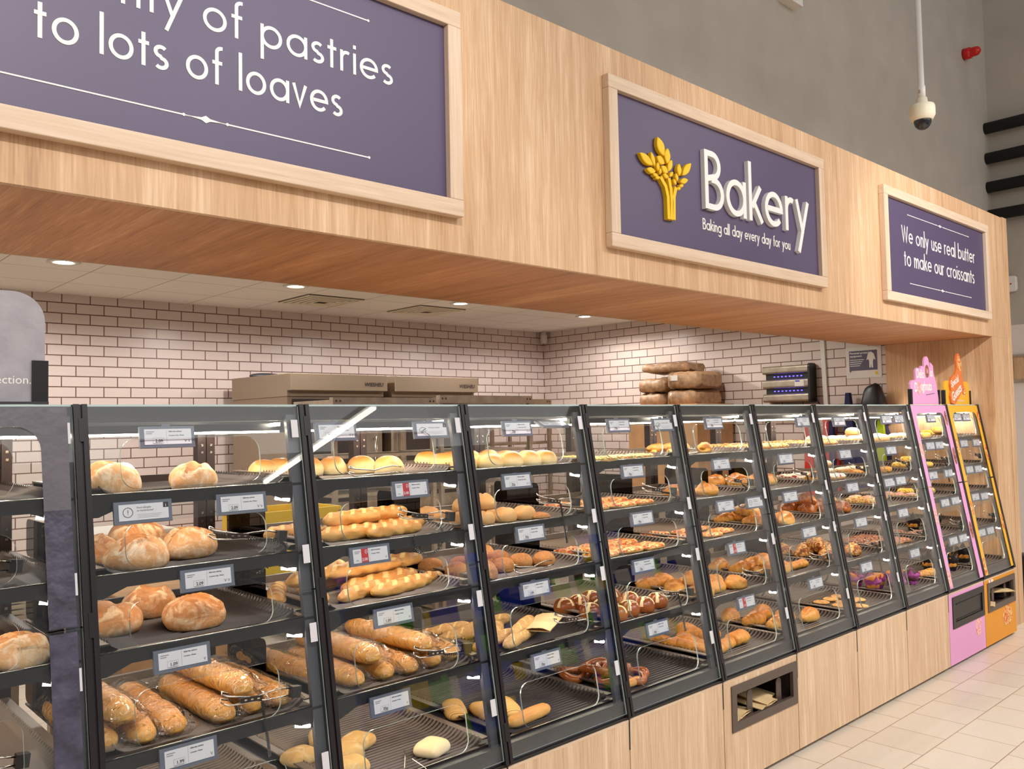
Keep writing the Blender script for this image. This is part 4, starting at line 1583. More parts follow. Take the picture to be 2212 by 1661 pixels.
# type: (object name, words for the label, category, mesh maker, number of variants)
KINDS = {
    'boule': ('round_loaf', 'floury round loaf', 'bread', lambda s: food_boule(s, False), 4),
    'bouleb': ('round_loaf', 'dark crusted round loaf', 'bread', lambda s: food_boule(s + 20, True), 3),
    'bagged': ('bagged_baguette', 'baguette in clear film', 'bread', food_bagged, 3),
    'roll': ('bread_roll', 'golden-topped white roll', 'bread roll', food_roll, 4),
    'bag': ('baguette', 'short slashed baguette', 'bread', lambda s: food_baguette(s, 0.235, 0.032), 3),
    'bagl': ('baguette', 'pale long baguette', 'bread', lambda s: food_baguette(s, 0.36, 0.036), 3),
    'ciab': ('ciabatta_roll', 'golden ciabatta roll', 'bread roll', food_ciab, 3),
    'ciabw': ('ciabatta_roll', 'pale square ciabatta roll', 'bread roll', lambda s: food_ciab(s, True), 1),
    'brown': ('bread_roll', 'smooth brown roll', 'bread roll', food_brown, 3),
    'flat': ('bread_roll', 'flat seeded roll', 'bread roll', food_flat, 1),
    'seed': ('bread_roll', 'seeded round roll', 'bread roll', food_seed, 3),
    'grain': ('baguette', 'multigrain baguette', 'bread', food_grain, 3),
    'grill': ('ciabatta_loaf', 'stripe-marked flat loaf', 'bread', food_grill, 2),
    'stick': ('baguette', 'plain pale baguette', 'bread', food_stick, 2),
    'green': ('focaccia_slice', 'green-topped focaccia slice', 'bread', lambda s: food_slab(s, 0.075, 0.055, 0.026, 'green', 'base'), 2),
    'pizza': ('pizza_slice', 'red and cheesy pizza slice', 'pizza', lambda s: food_slab(s, 0.08, 0.06, 0.024, 'pizza', 'base'), 3),
    'lye': ('pretzel_bun', 'dark pretzel bun with pale cross', 'bread roll', food_lyeroll, 2),
    'pretz': ('pretzel', 'glossy brown pretzel', 'pretzel', food_pretzel, 2),
    'twist': ('pastry_twist', 'twisted flaky pastry', 'pastry', food_twist, 2),
    'turn': ('pastry_turnover', 'flaky golden turnover', 'pastry', food_turn, 3),
    'log': ('pastry_roll', 'long flaky pastry roll', 'pastry', lambda s: food_log(s, 0.22, 0.034), 3),
    'slog': ('pastry_roll', 'short filled pastry roll', 'pastry', lambda s: food_log(s, 0.12, 0.040), 2),
    'almond': ('almond_slice', 'almond-topped pastry slice', 'pastry', lambda s: food_slab(s, 0.085, 0.045, 0.030, 'almond', 'puff'), 3),
    'crois': ('croissant', 'golden croissant', 'pastry', lambda s: food_crois(s, 'crois', 1.0 + 0.15 * s), 3),
    'croisf': ('croissant', 'fat straight croissant', 'pastry', lambda s: food_crois(s, 'crois', 0.35, 1.12), 2),
    'choc': ('croissant', 'chocolate flecked croissant', 'pastry', lambda s: food_crois(s, 'choc', 0.4, 1.1), 3),
    'nut': ('croissant', 'nut-topped croissant', 'pastry', lambda s: food_crois(s, 'nut', 0.4, 1.15), 3),
    'ice': ('iced_slice', 'white iced slice with red berries', 'cake', lambda s: food_slab(s, 0.085, 0.05, 0.036, 'ice', 'base', 0.05), 2),
    'cookie': ('cookie', 'pale round cookie', 'biscuit', food_cookie, 2),
    'dnut': ('doughnut', 'white iced doughnut', 'doughnut', food_puffdough, 2),
    'dnuty': ('doughnut', 'yellow striped ring doughnut', 'doughnut', lambda s: food_ring(s, 'yice'), 1),
    'eclw': ('finger_bun', 'white iced finger bun', 'cake', food_eclair, 2),
    'eclp': ('finger_bun', 'pink iced finger bun', 'cake', lambda s: food_eclair(s, 'pinkice'), 2),
    'sausage': ('pastry_roll', 'orange-brown pastry roll', 'pastry', lambda s: food_log(s, 0.15, 0.03), 2),
    'cake': ('cake_square', 'yellow sponge square with crumb top', 'cake', lambda s: food_slab(s, 0.05, 0.042, 0.046, 'almond', 'cake', 0.04), 2),
    'brownie': ('chocolate_slice', 'flaked chocolate slice', 'cake', lambda s: food_slab(s, 0.085, 0.05, 0.026, 'brownie', 'base', 0.06), 2),
    'laced': ('laced_pastry', 'chocolate-laced pastry square', 'pastry', lambda s: food_slab(s, 0.05, 0.05, 0.034, 'lacing', 'base', 0.05), 2),
    'muff': ('muffin', 'golden muffin in purple paper', 'muffin', food_muffin, 2),
    'muffd': ('muffin', 'chocolate muffin in purple paper', 'muffin', lambda s: food_muffin(s, 'muffd'), 1),
    'muffb': ('muffin', 'muffin in pointed black paper', 'muffin', food_lowmuffin, 1),
}
PLUR = {'bread': 'loaves', 'bread roll': 'rolls', 'pastry': 'pastries', 'pizza': 'pizza slices', 'pretzel': 'pretzels', 'cake': 'cakes', 'biscuit': 'cookies', 'doughnut': 'doughnuts', 'muffin': 'muffins'}
# (case, shelf): [(kind, place across the case 0..1, y depth, lift, turn in degrees, size)]
GOODS = {}


def goods(k, s, *rows):
    GOODS[(k, s)] = rows


goods(0, 1, ('boule', .17, 2.52, 0, 10, 1.02), ('boule', .52, 2.49, 0, 70, .88))
goods(0, 2, ('bouleb', .14, 2.66, 0, 40, 1), ('bouleb', .46, 2.84, 0, 0, 1.02), ('boule', .26, 2.47, 0, -10, 1), ('boule', .54, 2.56, 0, 30, .98))
goods(0, 3, ('bouleb', .20, 2.58, 0, 15, 1), ('bouleb', .46, 2.74, 0, 70, 1), ('bouleb', .51, 2.48, 0, 120, 1))
goods(0, 4, ('bagged', .07, 2.57, 0, 92, 1), ('bagged', .22, 2.55, 0, 90, 1), ('bagged', .36, 2.56, 0, 88, 1), ('bagged', .145, 2.56, .062, 91, .98), ('bagged', .56, 2.55, 0, 90, 1), ('bagged', .70, 2.57, 0, 90, 1), ('bagged', .63, 2.55, .064, 92, 1), ('bagged', .84, 2.56, 0, 89, 1))
goods(0, 5, ('seed', .2, 2.5, 0, 0, 1), ('seed', .4, 2.55, 0, 50, 1))
goods(-1, 3, ('boule', .78, 2.40, 0, 0, .9))
goods(-1, 5, ('seed', .80, 2.36, 0, 0, 1.25), ('seed', .62, 2.36, 0, 40, 1.2))
goods(1, 1, ('roll', .13, 2.84, 0, 0, 1), ('roll', .28, 2.90, 0, 30, 1), ('roll', .30, 2.72, 0, 12, 1.02), ('roll', .45, 2.72, 0, 20, 1), ('roll', .57, 2.85, 0, 60, 1), ('roll', .46, 2.90, 0, 60, 1), ('roll', .61, 2.69, 0, 80, 1.02), ('roll', .66, 2.56, 0, 15, 1.04))
goods(1, 2, ('bag', .18, 2.70, 0, 8, 1), ('bag', .36, 2.50, 0, 0, 1.05), ('bag', .44, 2.60, .0, 4, 1), ('bag', .40, 2.55, .045, 4, 1), ('bag', .72, 2.56, 0, 6, 1), ('bag', .74, 2.67, 0, 2, 1), ('bag', .58, 2.47, 0, 8, 1.05), ('bag', .62, 2.58, .045, 3, 1))
goods(1, 3, ('bagl', .06, 2.66, 0, 62, .8), ('bagl', .18, 2.56, 0, 75, .8), ('bagl', .26, 2.60, .05, 30, 1), ('bagl', .40, 2.47, .0, 20, .8), ('bagl', .46, 2.68, 0, 8, 1), ('bagl', .60, 2.55, 0, 10, 1), ('bagl', .52, 2.60, .05, 4, .9), ('bagl', .70, 2.74, .0, 5, 1), ('bagl', .62, 2.44, 0, 14, .85), ('bagl', .70, 2.62, .05, 6, .9), ('bagl', .78, 2.50, 0, 10, .7))
goods(1, 4, ('bagged', .10, 2.72, 0, 95, 1), ('bagged', .24, 2.56, 0, 88, 1), ('bagged', .39, 2.56, 0, 92, 1), ('bagged', .54, 2.55, 0, 90, 1), ('bagged', .31, 2.56, .062, 93, 1), ('bagged', .70, 2.56, 0, 90, 1), ('bagged', .85, 2.58, 0, 91, 1), ('bagged', .62, 2.55, .062, 94, .98))
goods(1, 5, ('ciab', .12, 2.58, 0, 10, 1), ('ciab', .30, 2.50, 0, -15, 1.1), ('ciab', .44, 2.56, 0, 25, 1), ('ciab', .34, 2.68, 0, 60, 1), ('ciab', .23, 2.39, 0, 0, 1), ('ciabw', .66, 2.33, 0, 20, 1))
goods(2, 1, *[('roll', x, y, 0, a, s_) for x, y, a, s_ in ((.12, 2.50, 0, 1), (.27, 2.46, 20, 1), (.42, 2.45, 50, 1.02), (.57, 2.45, 10, 1.02), (.72, 2.46, 0, 1), (.14, 2.64, 9, 1), (.29, 2.60, 30, 1), (.44, 2.60, 70, 1), (.60, 2.60, 5, 1), (.36, 2.76, 33, 1), (.52, 2.78, 12, 1), (.20, 2.80, 55, 1.04), (.66, 2.76, 40, 1))])
goods(2, 2, ('brown', .54, 2.46, 0, 15, 1.1), ('brown', .06, 2.47, 0, 70, 1.1), ('brown', .14, 2.52, .048, 30, 1.05), ('brown', .12, 2.62, 0, 0, 1), ('brown', .22, 2.46, 0, 30, 1), ('brown', .38, 2.46, 0, 10, 1.1), ('brown', .26, 2.60, 0, 80, 1.1), ('brown', .42, 2.60, 0, 40, 1), ('brown', .31, 2.53, .048, 100, 1.05), ('brown', .46, 2.70, 0, 20, 1.1), ('brown', .40, 2.60, .05, 60, 1.05), ('brown', .16, 2.76, 0, 0, 1.05), ('flat', .62, 2.44, 0, 0, 1))
goods(2, 3, *[('seed', x, y, z, a, 1) for x, y, z, a in ((.02 + .06, 2.68, 0, 0), (.08, 2.52, 0, 30), (.22, 2.47, 0, 60), (.37, 2.47, 0, 10), (.24, 2.62, 0, 20), (.40, 2.62, 0, 50), (.56, 2.50, 0, 0), (.56, 2.63, 0, 80), (.30, 2.54, .05, 44), (.14, 2.40, 0, 15), (.70, 2.46, 0, 31))])
goods(2, 4, ('grain', .12, 2.66, 0, 4, .9), ('grain', .16, 2.56, 0, 8, .9), ('grain', .34, 2.50, 0, 40, .85), ('grain', .36, 2.38, 0, 24, .85), ('grain', .48, 2.44, .02, 32, .8), ('grain', .44, 2.62, 0, 8, .9), ('grain', .22, 2.42, 0, 16, .85))
goods(2, 5, ('grill', .12, 2.58, 0, 60, 1), ('grill', .22, 2.47, 0, 75, 1), ('grill', .36, 2.46, 0, 66, 1), ('stick', .34, 2.32, 0, 6, 1))
goods(3, 1, ('green', .16, 2.55, 0, 0, 1), ('green', .22, 2.43, 0, 4, .95), ('green', .42, 2.44, 0, 0, .95), ('green', .64, 2.45, 0, 3, .95))
goods(3, 2, ('pizza', .40, 2.62, 0, 0, 1), ('pizza', .64, 2.62, 0, 4, 1), ('pizza', .14, 2.62, 0, 0, 1), ('pizza', .17, 2.47, 0, 8, 1), ('pizza', .42, 2.46, 0, -4, 1), ('pizza', .66, 2.47, 0, 3, .9))
goods(3, 3, ('pizza', .40, 2.57, 0, 0, 1), ('pizza', .64, 2.57, 0, 4, 1), ('pizza', .13, 2.56, 0, 2, 1), ('pizza', .15, 2.41, 0, 12, 1), ('pizza', .40, 2.42, 0, -6, 1), ('pizza', .63, 2.41, 0, 0, 1))
goods(3, 4, *[('lye', x, y, z, a, 1) for x, y, z, a in ((.10, 2.60, 0, 0), (.24, 2.60, 0, 40), (.10, 2.45, 0, 20), (.25, 2.47, 0, 60), (.16, 2.34, 0, 10), (.32, 2.36, 0, 35), (.48, 2.36, 0, 15), (.40, 2.49, 0, 50), (.55, 2.48, 0, 5), (.64, 2.37, 0, 30), (.22, 2.41, .058, 70), (.40, 2.62, 0, 12), (.56, 2.62, 0, 33))])
goods(3, 5, ('pretz', .12, 2.56, 0, 10, 1), ('pretz', .20, 2.48, .03, 60, 1), ('pretz', .17, 2.38, 0, 100, 1), ('pretz', .33, 2.36, 0, 30, 1), ('stick', .22, 2.31, 0, 4, .7), ('pretz', .26, 2.42, .028, 150, 1))
goods(4, 1, ('twist', .14, 2.60, 0, 20, 1), ('twist', .30, 2.60, 0, 30, 1), ('twist', .46, 2.62, 0, 10, 1), ('twist', .50, 2.48, 0, 35, 1))
goods(4, 2, ('slog', .16, 2.50, 0, 10, 1), ('slog', .34, 2.58, 0, 0, 1), ('turn', .50, 2.48, 0, 0, 1))
goods(4, 3, ('pizza', .64, 2.46, 0, 4, .85), ('pizza', .64, 2.60, 0, 0, .85), ('pizza', .14, 2.62, 0, 0, .9), ('pizza', .14, 2.46, 0, 6, .9), ('pizza', .40, 2.42, 0, 0, .8), ('pizza', .40, 2.56, 0, 4, .9))
goods(4, 4, *[('turn', x, y, z, a, 1) for x, y, z, a in ((.12, 2.66, 0, 0), (.30, 2.66, 0, 20), (.12, 2.50, 0, 40), (.30, 2.52, 0, 10), (.14, 2.36, 0, 70), (.34, 2.38, 0, 30), (.50, 2.46, 0, 0), (.58, 2.36, 0, 15), (.22, 2.44, .04, 50))])
goods(4, 5, ('log', .18, 2.62, 0, 80, 1), ('log', .30, 2.50, 0, 70, 1), ('log', .18, 2.46, 0, 84, 1), ('slog', .50, 2.48, 0, 30, 1.1), ('slog', .58, 2.36, 0, 5, 1), ('log', .34, 2.34, 0, 12, 1), ('slog', .48, 2.60, 0, 60, 1.1))
goods(5, 1, *[('almond', x, y, 0, 88, 1) for x, y in ((.15, 2.56), (.30, 2.56), (.45, 2.58), (.60, 2.56), (.75, 2.57), (.20, 2.76), (.38, 2.77), (.56, 2.76))])
goods(5, 2, ('crois', .45, 2.68, 0, 90, 1), ('crois', .14, 2.72, 0, 15, 1), ('crois', .26, 2.60, 0, 20, 1), ('crois', .34, 2.78, 0, 60, 1), ('crois', .62, 2.56, 0, 10, 1), ('crois', .60, 2.76, 0, 40, 1), ('crois', .78, 2.68, 0, 0, 1))
goods(5, 3, ('crois', .50, 2.60, 0, 35, 1), ('crois', .24, 2.54, .045, 80, 1), ('crois', .14, 2.64, 0, 20, 1), ('crois', .32, 2.62, 0, 70, 1), ('crois', .30, 2.46, 0, 10, 1), ('crois', .14, 2.44, 0, 100, 1), ('crois', .36, 2.36, 0, 30, .95), ('crois', .50, 2.42, 0, 60, .95))
goods(5, 4, ('crois', .42, 2.56, 0, 65, 1), ('crois', .12, 2.68, 0, 20, 1), ('crois', .12, 2.54, 0, 10, 1), ('crois', .26, 2.52, 0, 50, 1), ('crois', .14, 2.38, 0, 80, 1), ('crois', .32, 2.38, 0, 20, 1), ('crois', .22, 2.45, .04, 40, 1), ('log', .60, 2.40, 0, 0, .9))
goods(5, 5, ('croisf', .16, 2.64, 0, 20, 1), ('croisf', .18, 2.50, 0, 0, 1.05), ('croisf', .46, 2.56, 0, 24, 1), ('croisf', .20, 2.36, 0, -4, 1.05), ('croisf', .44, 2.42, 0, 14, 1.05), ('croisf', .62, 2.34, 0, 10, 1))
goods(6, 1, *[('almond', x, y, 0, 88, 1) for x, y in ((.14, 2.56), (.30, 2.56), (.46, 2.58), (.62, 2.56), (.22, 2.76), (.42, 2.76), (.62, 2.77))])
goods(6, 2, ('ice', .28, 2.66, 0, 90, 1), ('ice', .46, 2.66, 0, 90, 1), ('ice', .56, 2.48, 0, 0, 1), ('crois', .14, 2.45, 0, 10, 1), ('ice', .66, 2.66, 0, 90, 1))
goods(6, 3, *[('choc', x, y, z, a, 1) for x, y, z, a in ((.16, 2.66, 0, 20), (.16, 2.52, 0, 50), (.36, 2.64, 0, 10), (.34, 2.46, 0, 30), (.54, 2.60, 0, 0), (.52, 2.42, 0, 40), (.25, 2.56, .05, 70))])
goods(6, 4, *[('nut', x, y, z, a, 1) for x, y, z, a in ((.14, 2.68, 0, 20), (.14, 2.54, 0, 0), (.32, 2.60, 0, 30), (.14, 2.40, 0, 10), (.36, 2.44, 0, 20), (.54, 2.56, 0, 0), (.56, 2.38, 0, 26), (.24, 2.50, .05, 50))])
goods(6, 5, ('cookie', .64, 2.50, 0, 0, 1), ('cookie', .56, 2.43, .014, 0, 1), ('cookie', .30, 2.50, 0, 0, 1), ('cookie', .48, 2.50, 0, 0, 1), ('cookie', .28, 2.38, 0, 0, 1), ('cookie', .44, 2.37, .014, 0, 1), ('cookie', .42, 2.40, 0, 0, 1), ('cookie', .62, 2.38, 0, 0, 1), ('cookie', .38, 2.29, 0, 0, 1))
goods(7, 1, *[('dnut', x, y, z, 0, 1) for x, y, z in ((.12, 2.52, 0), (.28, 2.52, 0), (.44, 2.52, 0), (.60, 2.52, 0), (.76, 2.52, 0), (.12, 2.66, 0), (.28, 2.66, 0), (.44, 2.66, 0), (.60, 2.66, 0), (.76, 2.66, 0), (.36, 2.60, .05), (.12, 2.80, 0), (.30, 2.80, 0))])
goods(7, 2, ('sausage', .72, 2.50, 0, 3, 1), ('eclw', .14, 2.70, 0, 6, 1.1), ('eclw', .40, 2.70, 0, 2, 1.1), ('eclw', .30, 2.78, .045, 8, 1.1), ('sausage', .20, 2.54, 0, 4, 1), ('sausage', .46, 2.54, 0, 0, 1), ('eclw', .70, 2.62, 0, 4, 1.1), ('eclw', .70, 2.72, 0, 0, 1.1))
goods(7, 3, ('cake', .12, 2.70, 0, 0, 1), ('cake', .14, 2.56, 0, 5, 1), ('cake', .16, 2.42, 0, 0, 1), ('cake', .32, 2.44, 0, 8, 1), ('cake', .34, 2.58, 0, 0, 1), ('eclp', .60, 2.52, 0, 4, 1), ('eclp', .62, 2.60, 0, 0, 1), ('eclp', .62, 2.68, 0, 0, 1), ('eclp', .84, 2.56, 0, 0, 1))
goods(7, 4, *[('brownie', x, y, 0, 90, 1) for x, y in ((.15, 2.60), (.32, 2.60), (.49, 2.60), (.66, 2.60), (.15, 2.42), (.32, 2.42), (.49, 2.42), (.66, 2.42))])
goods(7, 5, ('muff', .14, 2.58, 0, 0, 1.1), ('muff', .14, 2.44, 0, 30, 1.1), ('muff', .32, 2.46, 0, 60, 1.1), ('muffd', .32, 2.60, 0, 0, 1.1), ('muffd', .30, 2.33, 0, 50, 1.1), ('muff', .60, 2.44, 0, 10, 1.1), ('muffd', .74, 2.36, 0, 0, 1.1))
goods(8, 1, ('dnut', .14, 2.54, 0, 0, 1), ('dnut', .30, 2.54, 0, 0, 1), ('eclw', .48, 2.56, 0, 0, 1), ('dnut', .20, 2.68, 0, 0, 1), ('dnuty', .66, 2.62, 0, 0, 1.1), ('dnuty', .78, 2.52, 0, 0, 1.1))
goods(8, 2, ('dnuty', .46, 2.60, 0, 0, 1.1), ('dnuty', .60, 2.50, 0, 0, 1.1), ('dnuty', .76, 2.50, 0, 0, 1), ('dnuty', .54, 2.56, .04, 0, 1.1))
goods(8, 3, ('eclp', .16, 2.46, 0, 0, 1), ('eclp', .16, 2.54, 0, 0, 1), ('eclp', .18, 2.62, 0, 0, 1), ('dnuty', .58, 2.60, 0, 0, 1.1), ('dnuty', .74, 2.50, 0, 0, 1.2))
goods(8, 4, ('brownie', .15, 2.42, 0, 90, 1), ('brownie', .32, 2.42, 0, 90, 1), ('brownie', .20, 2.60, 0, 90, 1), ('muffb', .60, 2.56, 0, 0, 1.2), ('muffb', .78, 2.46, 0, 20, 1.2))
goods(8, 5, ('laced', .12, 2.40, 0, 0, 1), ('laced', .28, 2.40, 0, 0, 1), ('laced', .14, 2.54, 0, 0, 1), ('laced', .44, 2.40, 0, 0, 1), ('muffb', .66, 2.48, 0, 0, 1.25), ('muffb', .78, 2.36, 0, 20, 1.2))
goods(9, 1, ('dnuty', .34, 2.60, 0, 0, 1.4), ('dnuty', .32, 2.52, .03, 0, 1.3))
goods(9, 5, ('muffb', .42, 2.42, 0, 0, 1.35), ('muffb', .46, 2.56, 0, 20, 1.3))


GROW = {'crois': 1.22, 'croisf': 1.22, 'turn': 1.22, 'choc': 1.2, 'nut': 1.2, 'lye': 1.06, 'cookie': 1.1, 'slog': 1.1, 'twist': 1.15, 'muff': 1.1, 'muffd': 1.1, 'pretz': 1.1}


def ordinal(i, n):
    if n == 1: return ''
    if i == 0: return 'leftmost'
    if i == n - 1: return 'rightmost'
    return NTH[i] + ' from left'


def view_x(p):
    d = Vector(p) - Vector((0, 0, CAM_Z))
    return d.dot(Vector(CR)) / d.dot(Vector(CF))


for (k, s), rows in GOODS.items():
    recs = []
    for n_, (kind, fx, y, dz, turn, size) in enumerate(rows):
        p = (cx(k) + W * fx, y, ZS[s] + dz + 0.002)
        recs.append((kind, p, turn, size, n_))
    kinds_here = {}
    for r in recs:
        kinds_here.setdefault(r[0], []).append(r)
    for kind, rs in kinds_here.items():
        nm, words_, cat, maker, nvar = KINDS[kind]
        rs.sort(key=lambda r: view_x(r[1]))
        for i, (kd, p, turn, size, n_) in enumerate(rs):
            v = n_ % nvar
            size *= GROW.get(kind, 1.0)
            me = cached(('food', kind, v), lambda: maker(v))
            o = put(nm, me, None, p, (0, 0, math.radians(turn)))
            o.scale = (size, size, size)
            od = ordinal(i, len(rs))
            lab = words_ + (', ' + od if od else '') + ' on %s shelf of %s' % (ORD[s], case_name(k))
            tag(o, lab, cat, '%s %ss on the %s shelf of the %s' % (words_.split()[0], nm.replace('_', ' '), ORD[s], case_name(k)) if len(rs) > 1 else None)
            if kind == 'bagged':
                put('film_bag', cached(('film', v), lambda: food_film(v)), o)
            if kind in ('muff', 'muffd', 'muffb'):
                put('paper_case', cached(('wrap', kind == 'muffb', v), lambda: food_wrap(v, 'wrapd' if kind == 'muffb' else 'wrap', 0.062 if kind != 'muffb' else 0.078, 0.043 if kind != 'muffb' else 0.044)), o)

# paper bag left on the multigrain tray
paper_bag(cx(2) + W * .62, 2.42, ZS[4] + 0.035, 0.11, 0.26, -1.0, 0.0, 'open cream paper bag left on the multigrain baguette tray')

# ------------------------------------------------------------------ price labels
LABS = [('p', 0, .35, 1.639, '2.09'), ('a', 0, .23, 1.44, ''), ('p', 0, .66, 1.441, '2.09'), ('p', 0, .48, 1.245, '2.09'), ('q', 0, .35, 1.05, '1.09'), ('q', 0, .35, .808, '1.99'),
        ('p', 1, .18, 1.642, '32p'), ('t', 1, .77, 1.64, ''), ('r', 1, .59, 1.441, '2.00'), ('r', 1, .30, 1.246, '2.00'), ('q', 1, .40, 1.048, '1.09'), ('q', 1, .33, .793, '35p'),
        ('p', 2, .41, 1.637, '22p'), ('p', 2, .35, 1.439, '22p'), ('q', 2, .40, 1.242, '35p'), ('q', 2, .38, 1.041, '1.09'), ('q', 2, .39, .788, '35p'),
        ('q', 3, .34, 1.638, '99p'), ('t', 3, .82, 1.637, ''), ('q', 3, .41, 1.439, '99p'), ('q', 3, .43, 1.237, '99p'), ('p', 3, .37, 1.045, '35p'), ('q', 3, .41, .786, '69p'),
        ('q', 4, .45, 1.638, '95p'), ('p', 4, .45, 1.437, '95p'), ('q', 4, .41, 1.239, '95p'), ('a', 4, .81, 1.237, ''), ('r', 4, .46, 1.038, '1.25'), ('r', 4, .46, .788, '1.25'),
        ('q', 5, .79, 1.633, '59p'), ('q', 5, .39, 1.437, '59p'), ('q', 5, .35, 1.239, '59p'), ('q', 5, .54, 1.042, '59p'), ('q', 5, .49, .782, '59p'),
        ('q', 6, .45, 1.629, '59p'), ('q', 6, .44, 1.435, '59p'), ('q', 6, .45, 1.241, '59p'), ('q', 6, .48, 1.039, '59p'), ('q', 6, .41, .79, '59p'),
        ('q', 7, .45, 1.633, '59p'), ('q', 7, .74, 1.634, '59p'), ('q', 7, .41, 1.434, '59p'), ('a', 7, .22, 1.239, ''), ('q', 7, .48, 1.241, '59p'), ('q', 7, .38, 1.043, '59p'), ('q', 7, .45, .79, '59p'),
        ('q', 8, .56, 1.634, '59p'), ('q', 8, .38, 1.443, '59p'), ('q', 8, .63, 1.442, '59p'), ('q', 8, .29, 1.244, '59p'), ('q', 8, .71, 1.245, '59p'), ('q', 8, .44, 1.052, '59p'), ('q', 8, .73, 1.053, '59p'), ('q', 8, .44, .797, '59p'), ('q', 8, .71, .797, '59p'),
        ('q', 9, .32, 1.636, '59p'), ('q', 9, .59, 1.634, '59p'), ('q', 9, .34, 1.44, '59p'), ('q', 9, .73, 1.439, '59p'), ('q', 9, .33, 1.249, '59p'), ('q', 9, .60, 1.245, '59p'), ('q', 9, .32, 1.05, '59p'), ('q', 9, .60, 1.044, '59p'), ('q', 9, .27, .797, '59p'), ('q', 9, .54, .796, '59p')]
LW, LH = 0.152, 0.060


def lab_frame():
    bm = BM()
    bx(bm, -LW / 2, LW / 2, 0.001, 0.010, -LH / 2, LH / 2)
    bx(bm, -LW / 2, LW / 2, -0.0005, 0.001, -LH / 2, -LH / 2 + 0.007)
    bx(bm, -0.012, 0.012, 0.010, 0.014, LH / 2 - 0.01, LH / 2 + 0.008)
    return to_mesh(bm, 'frame', M_lab)


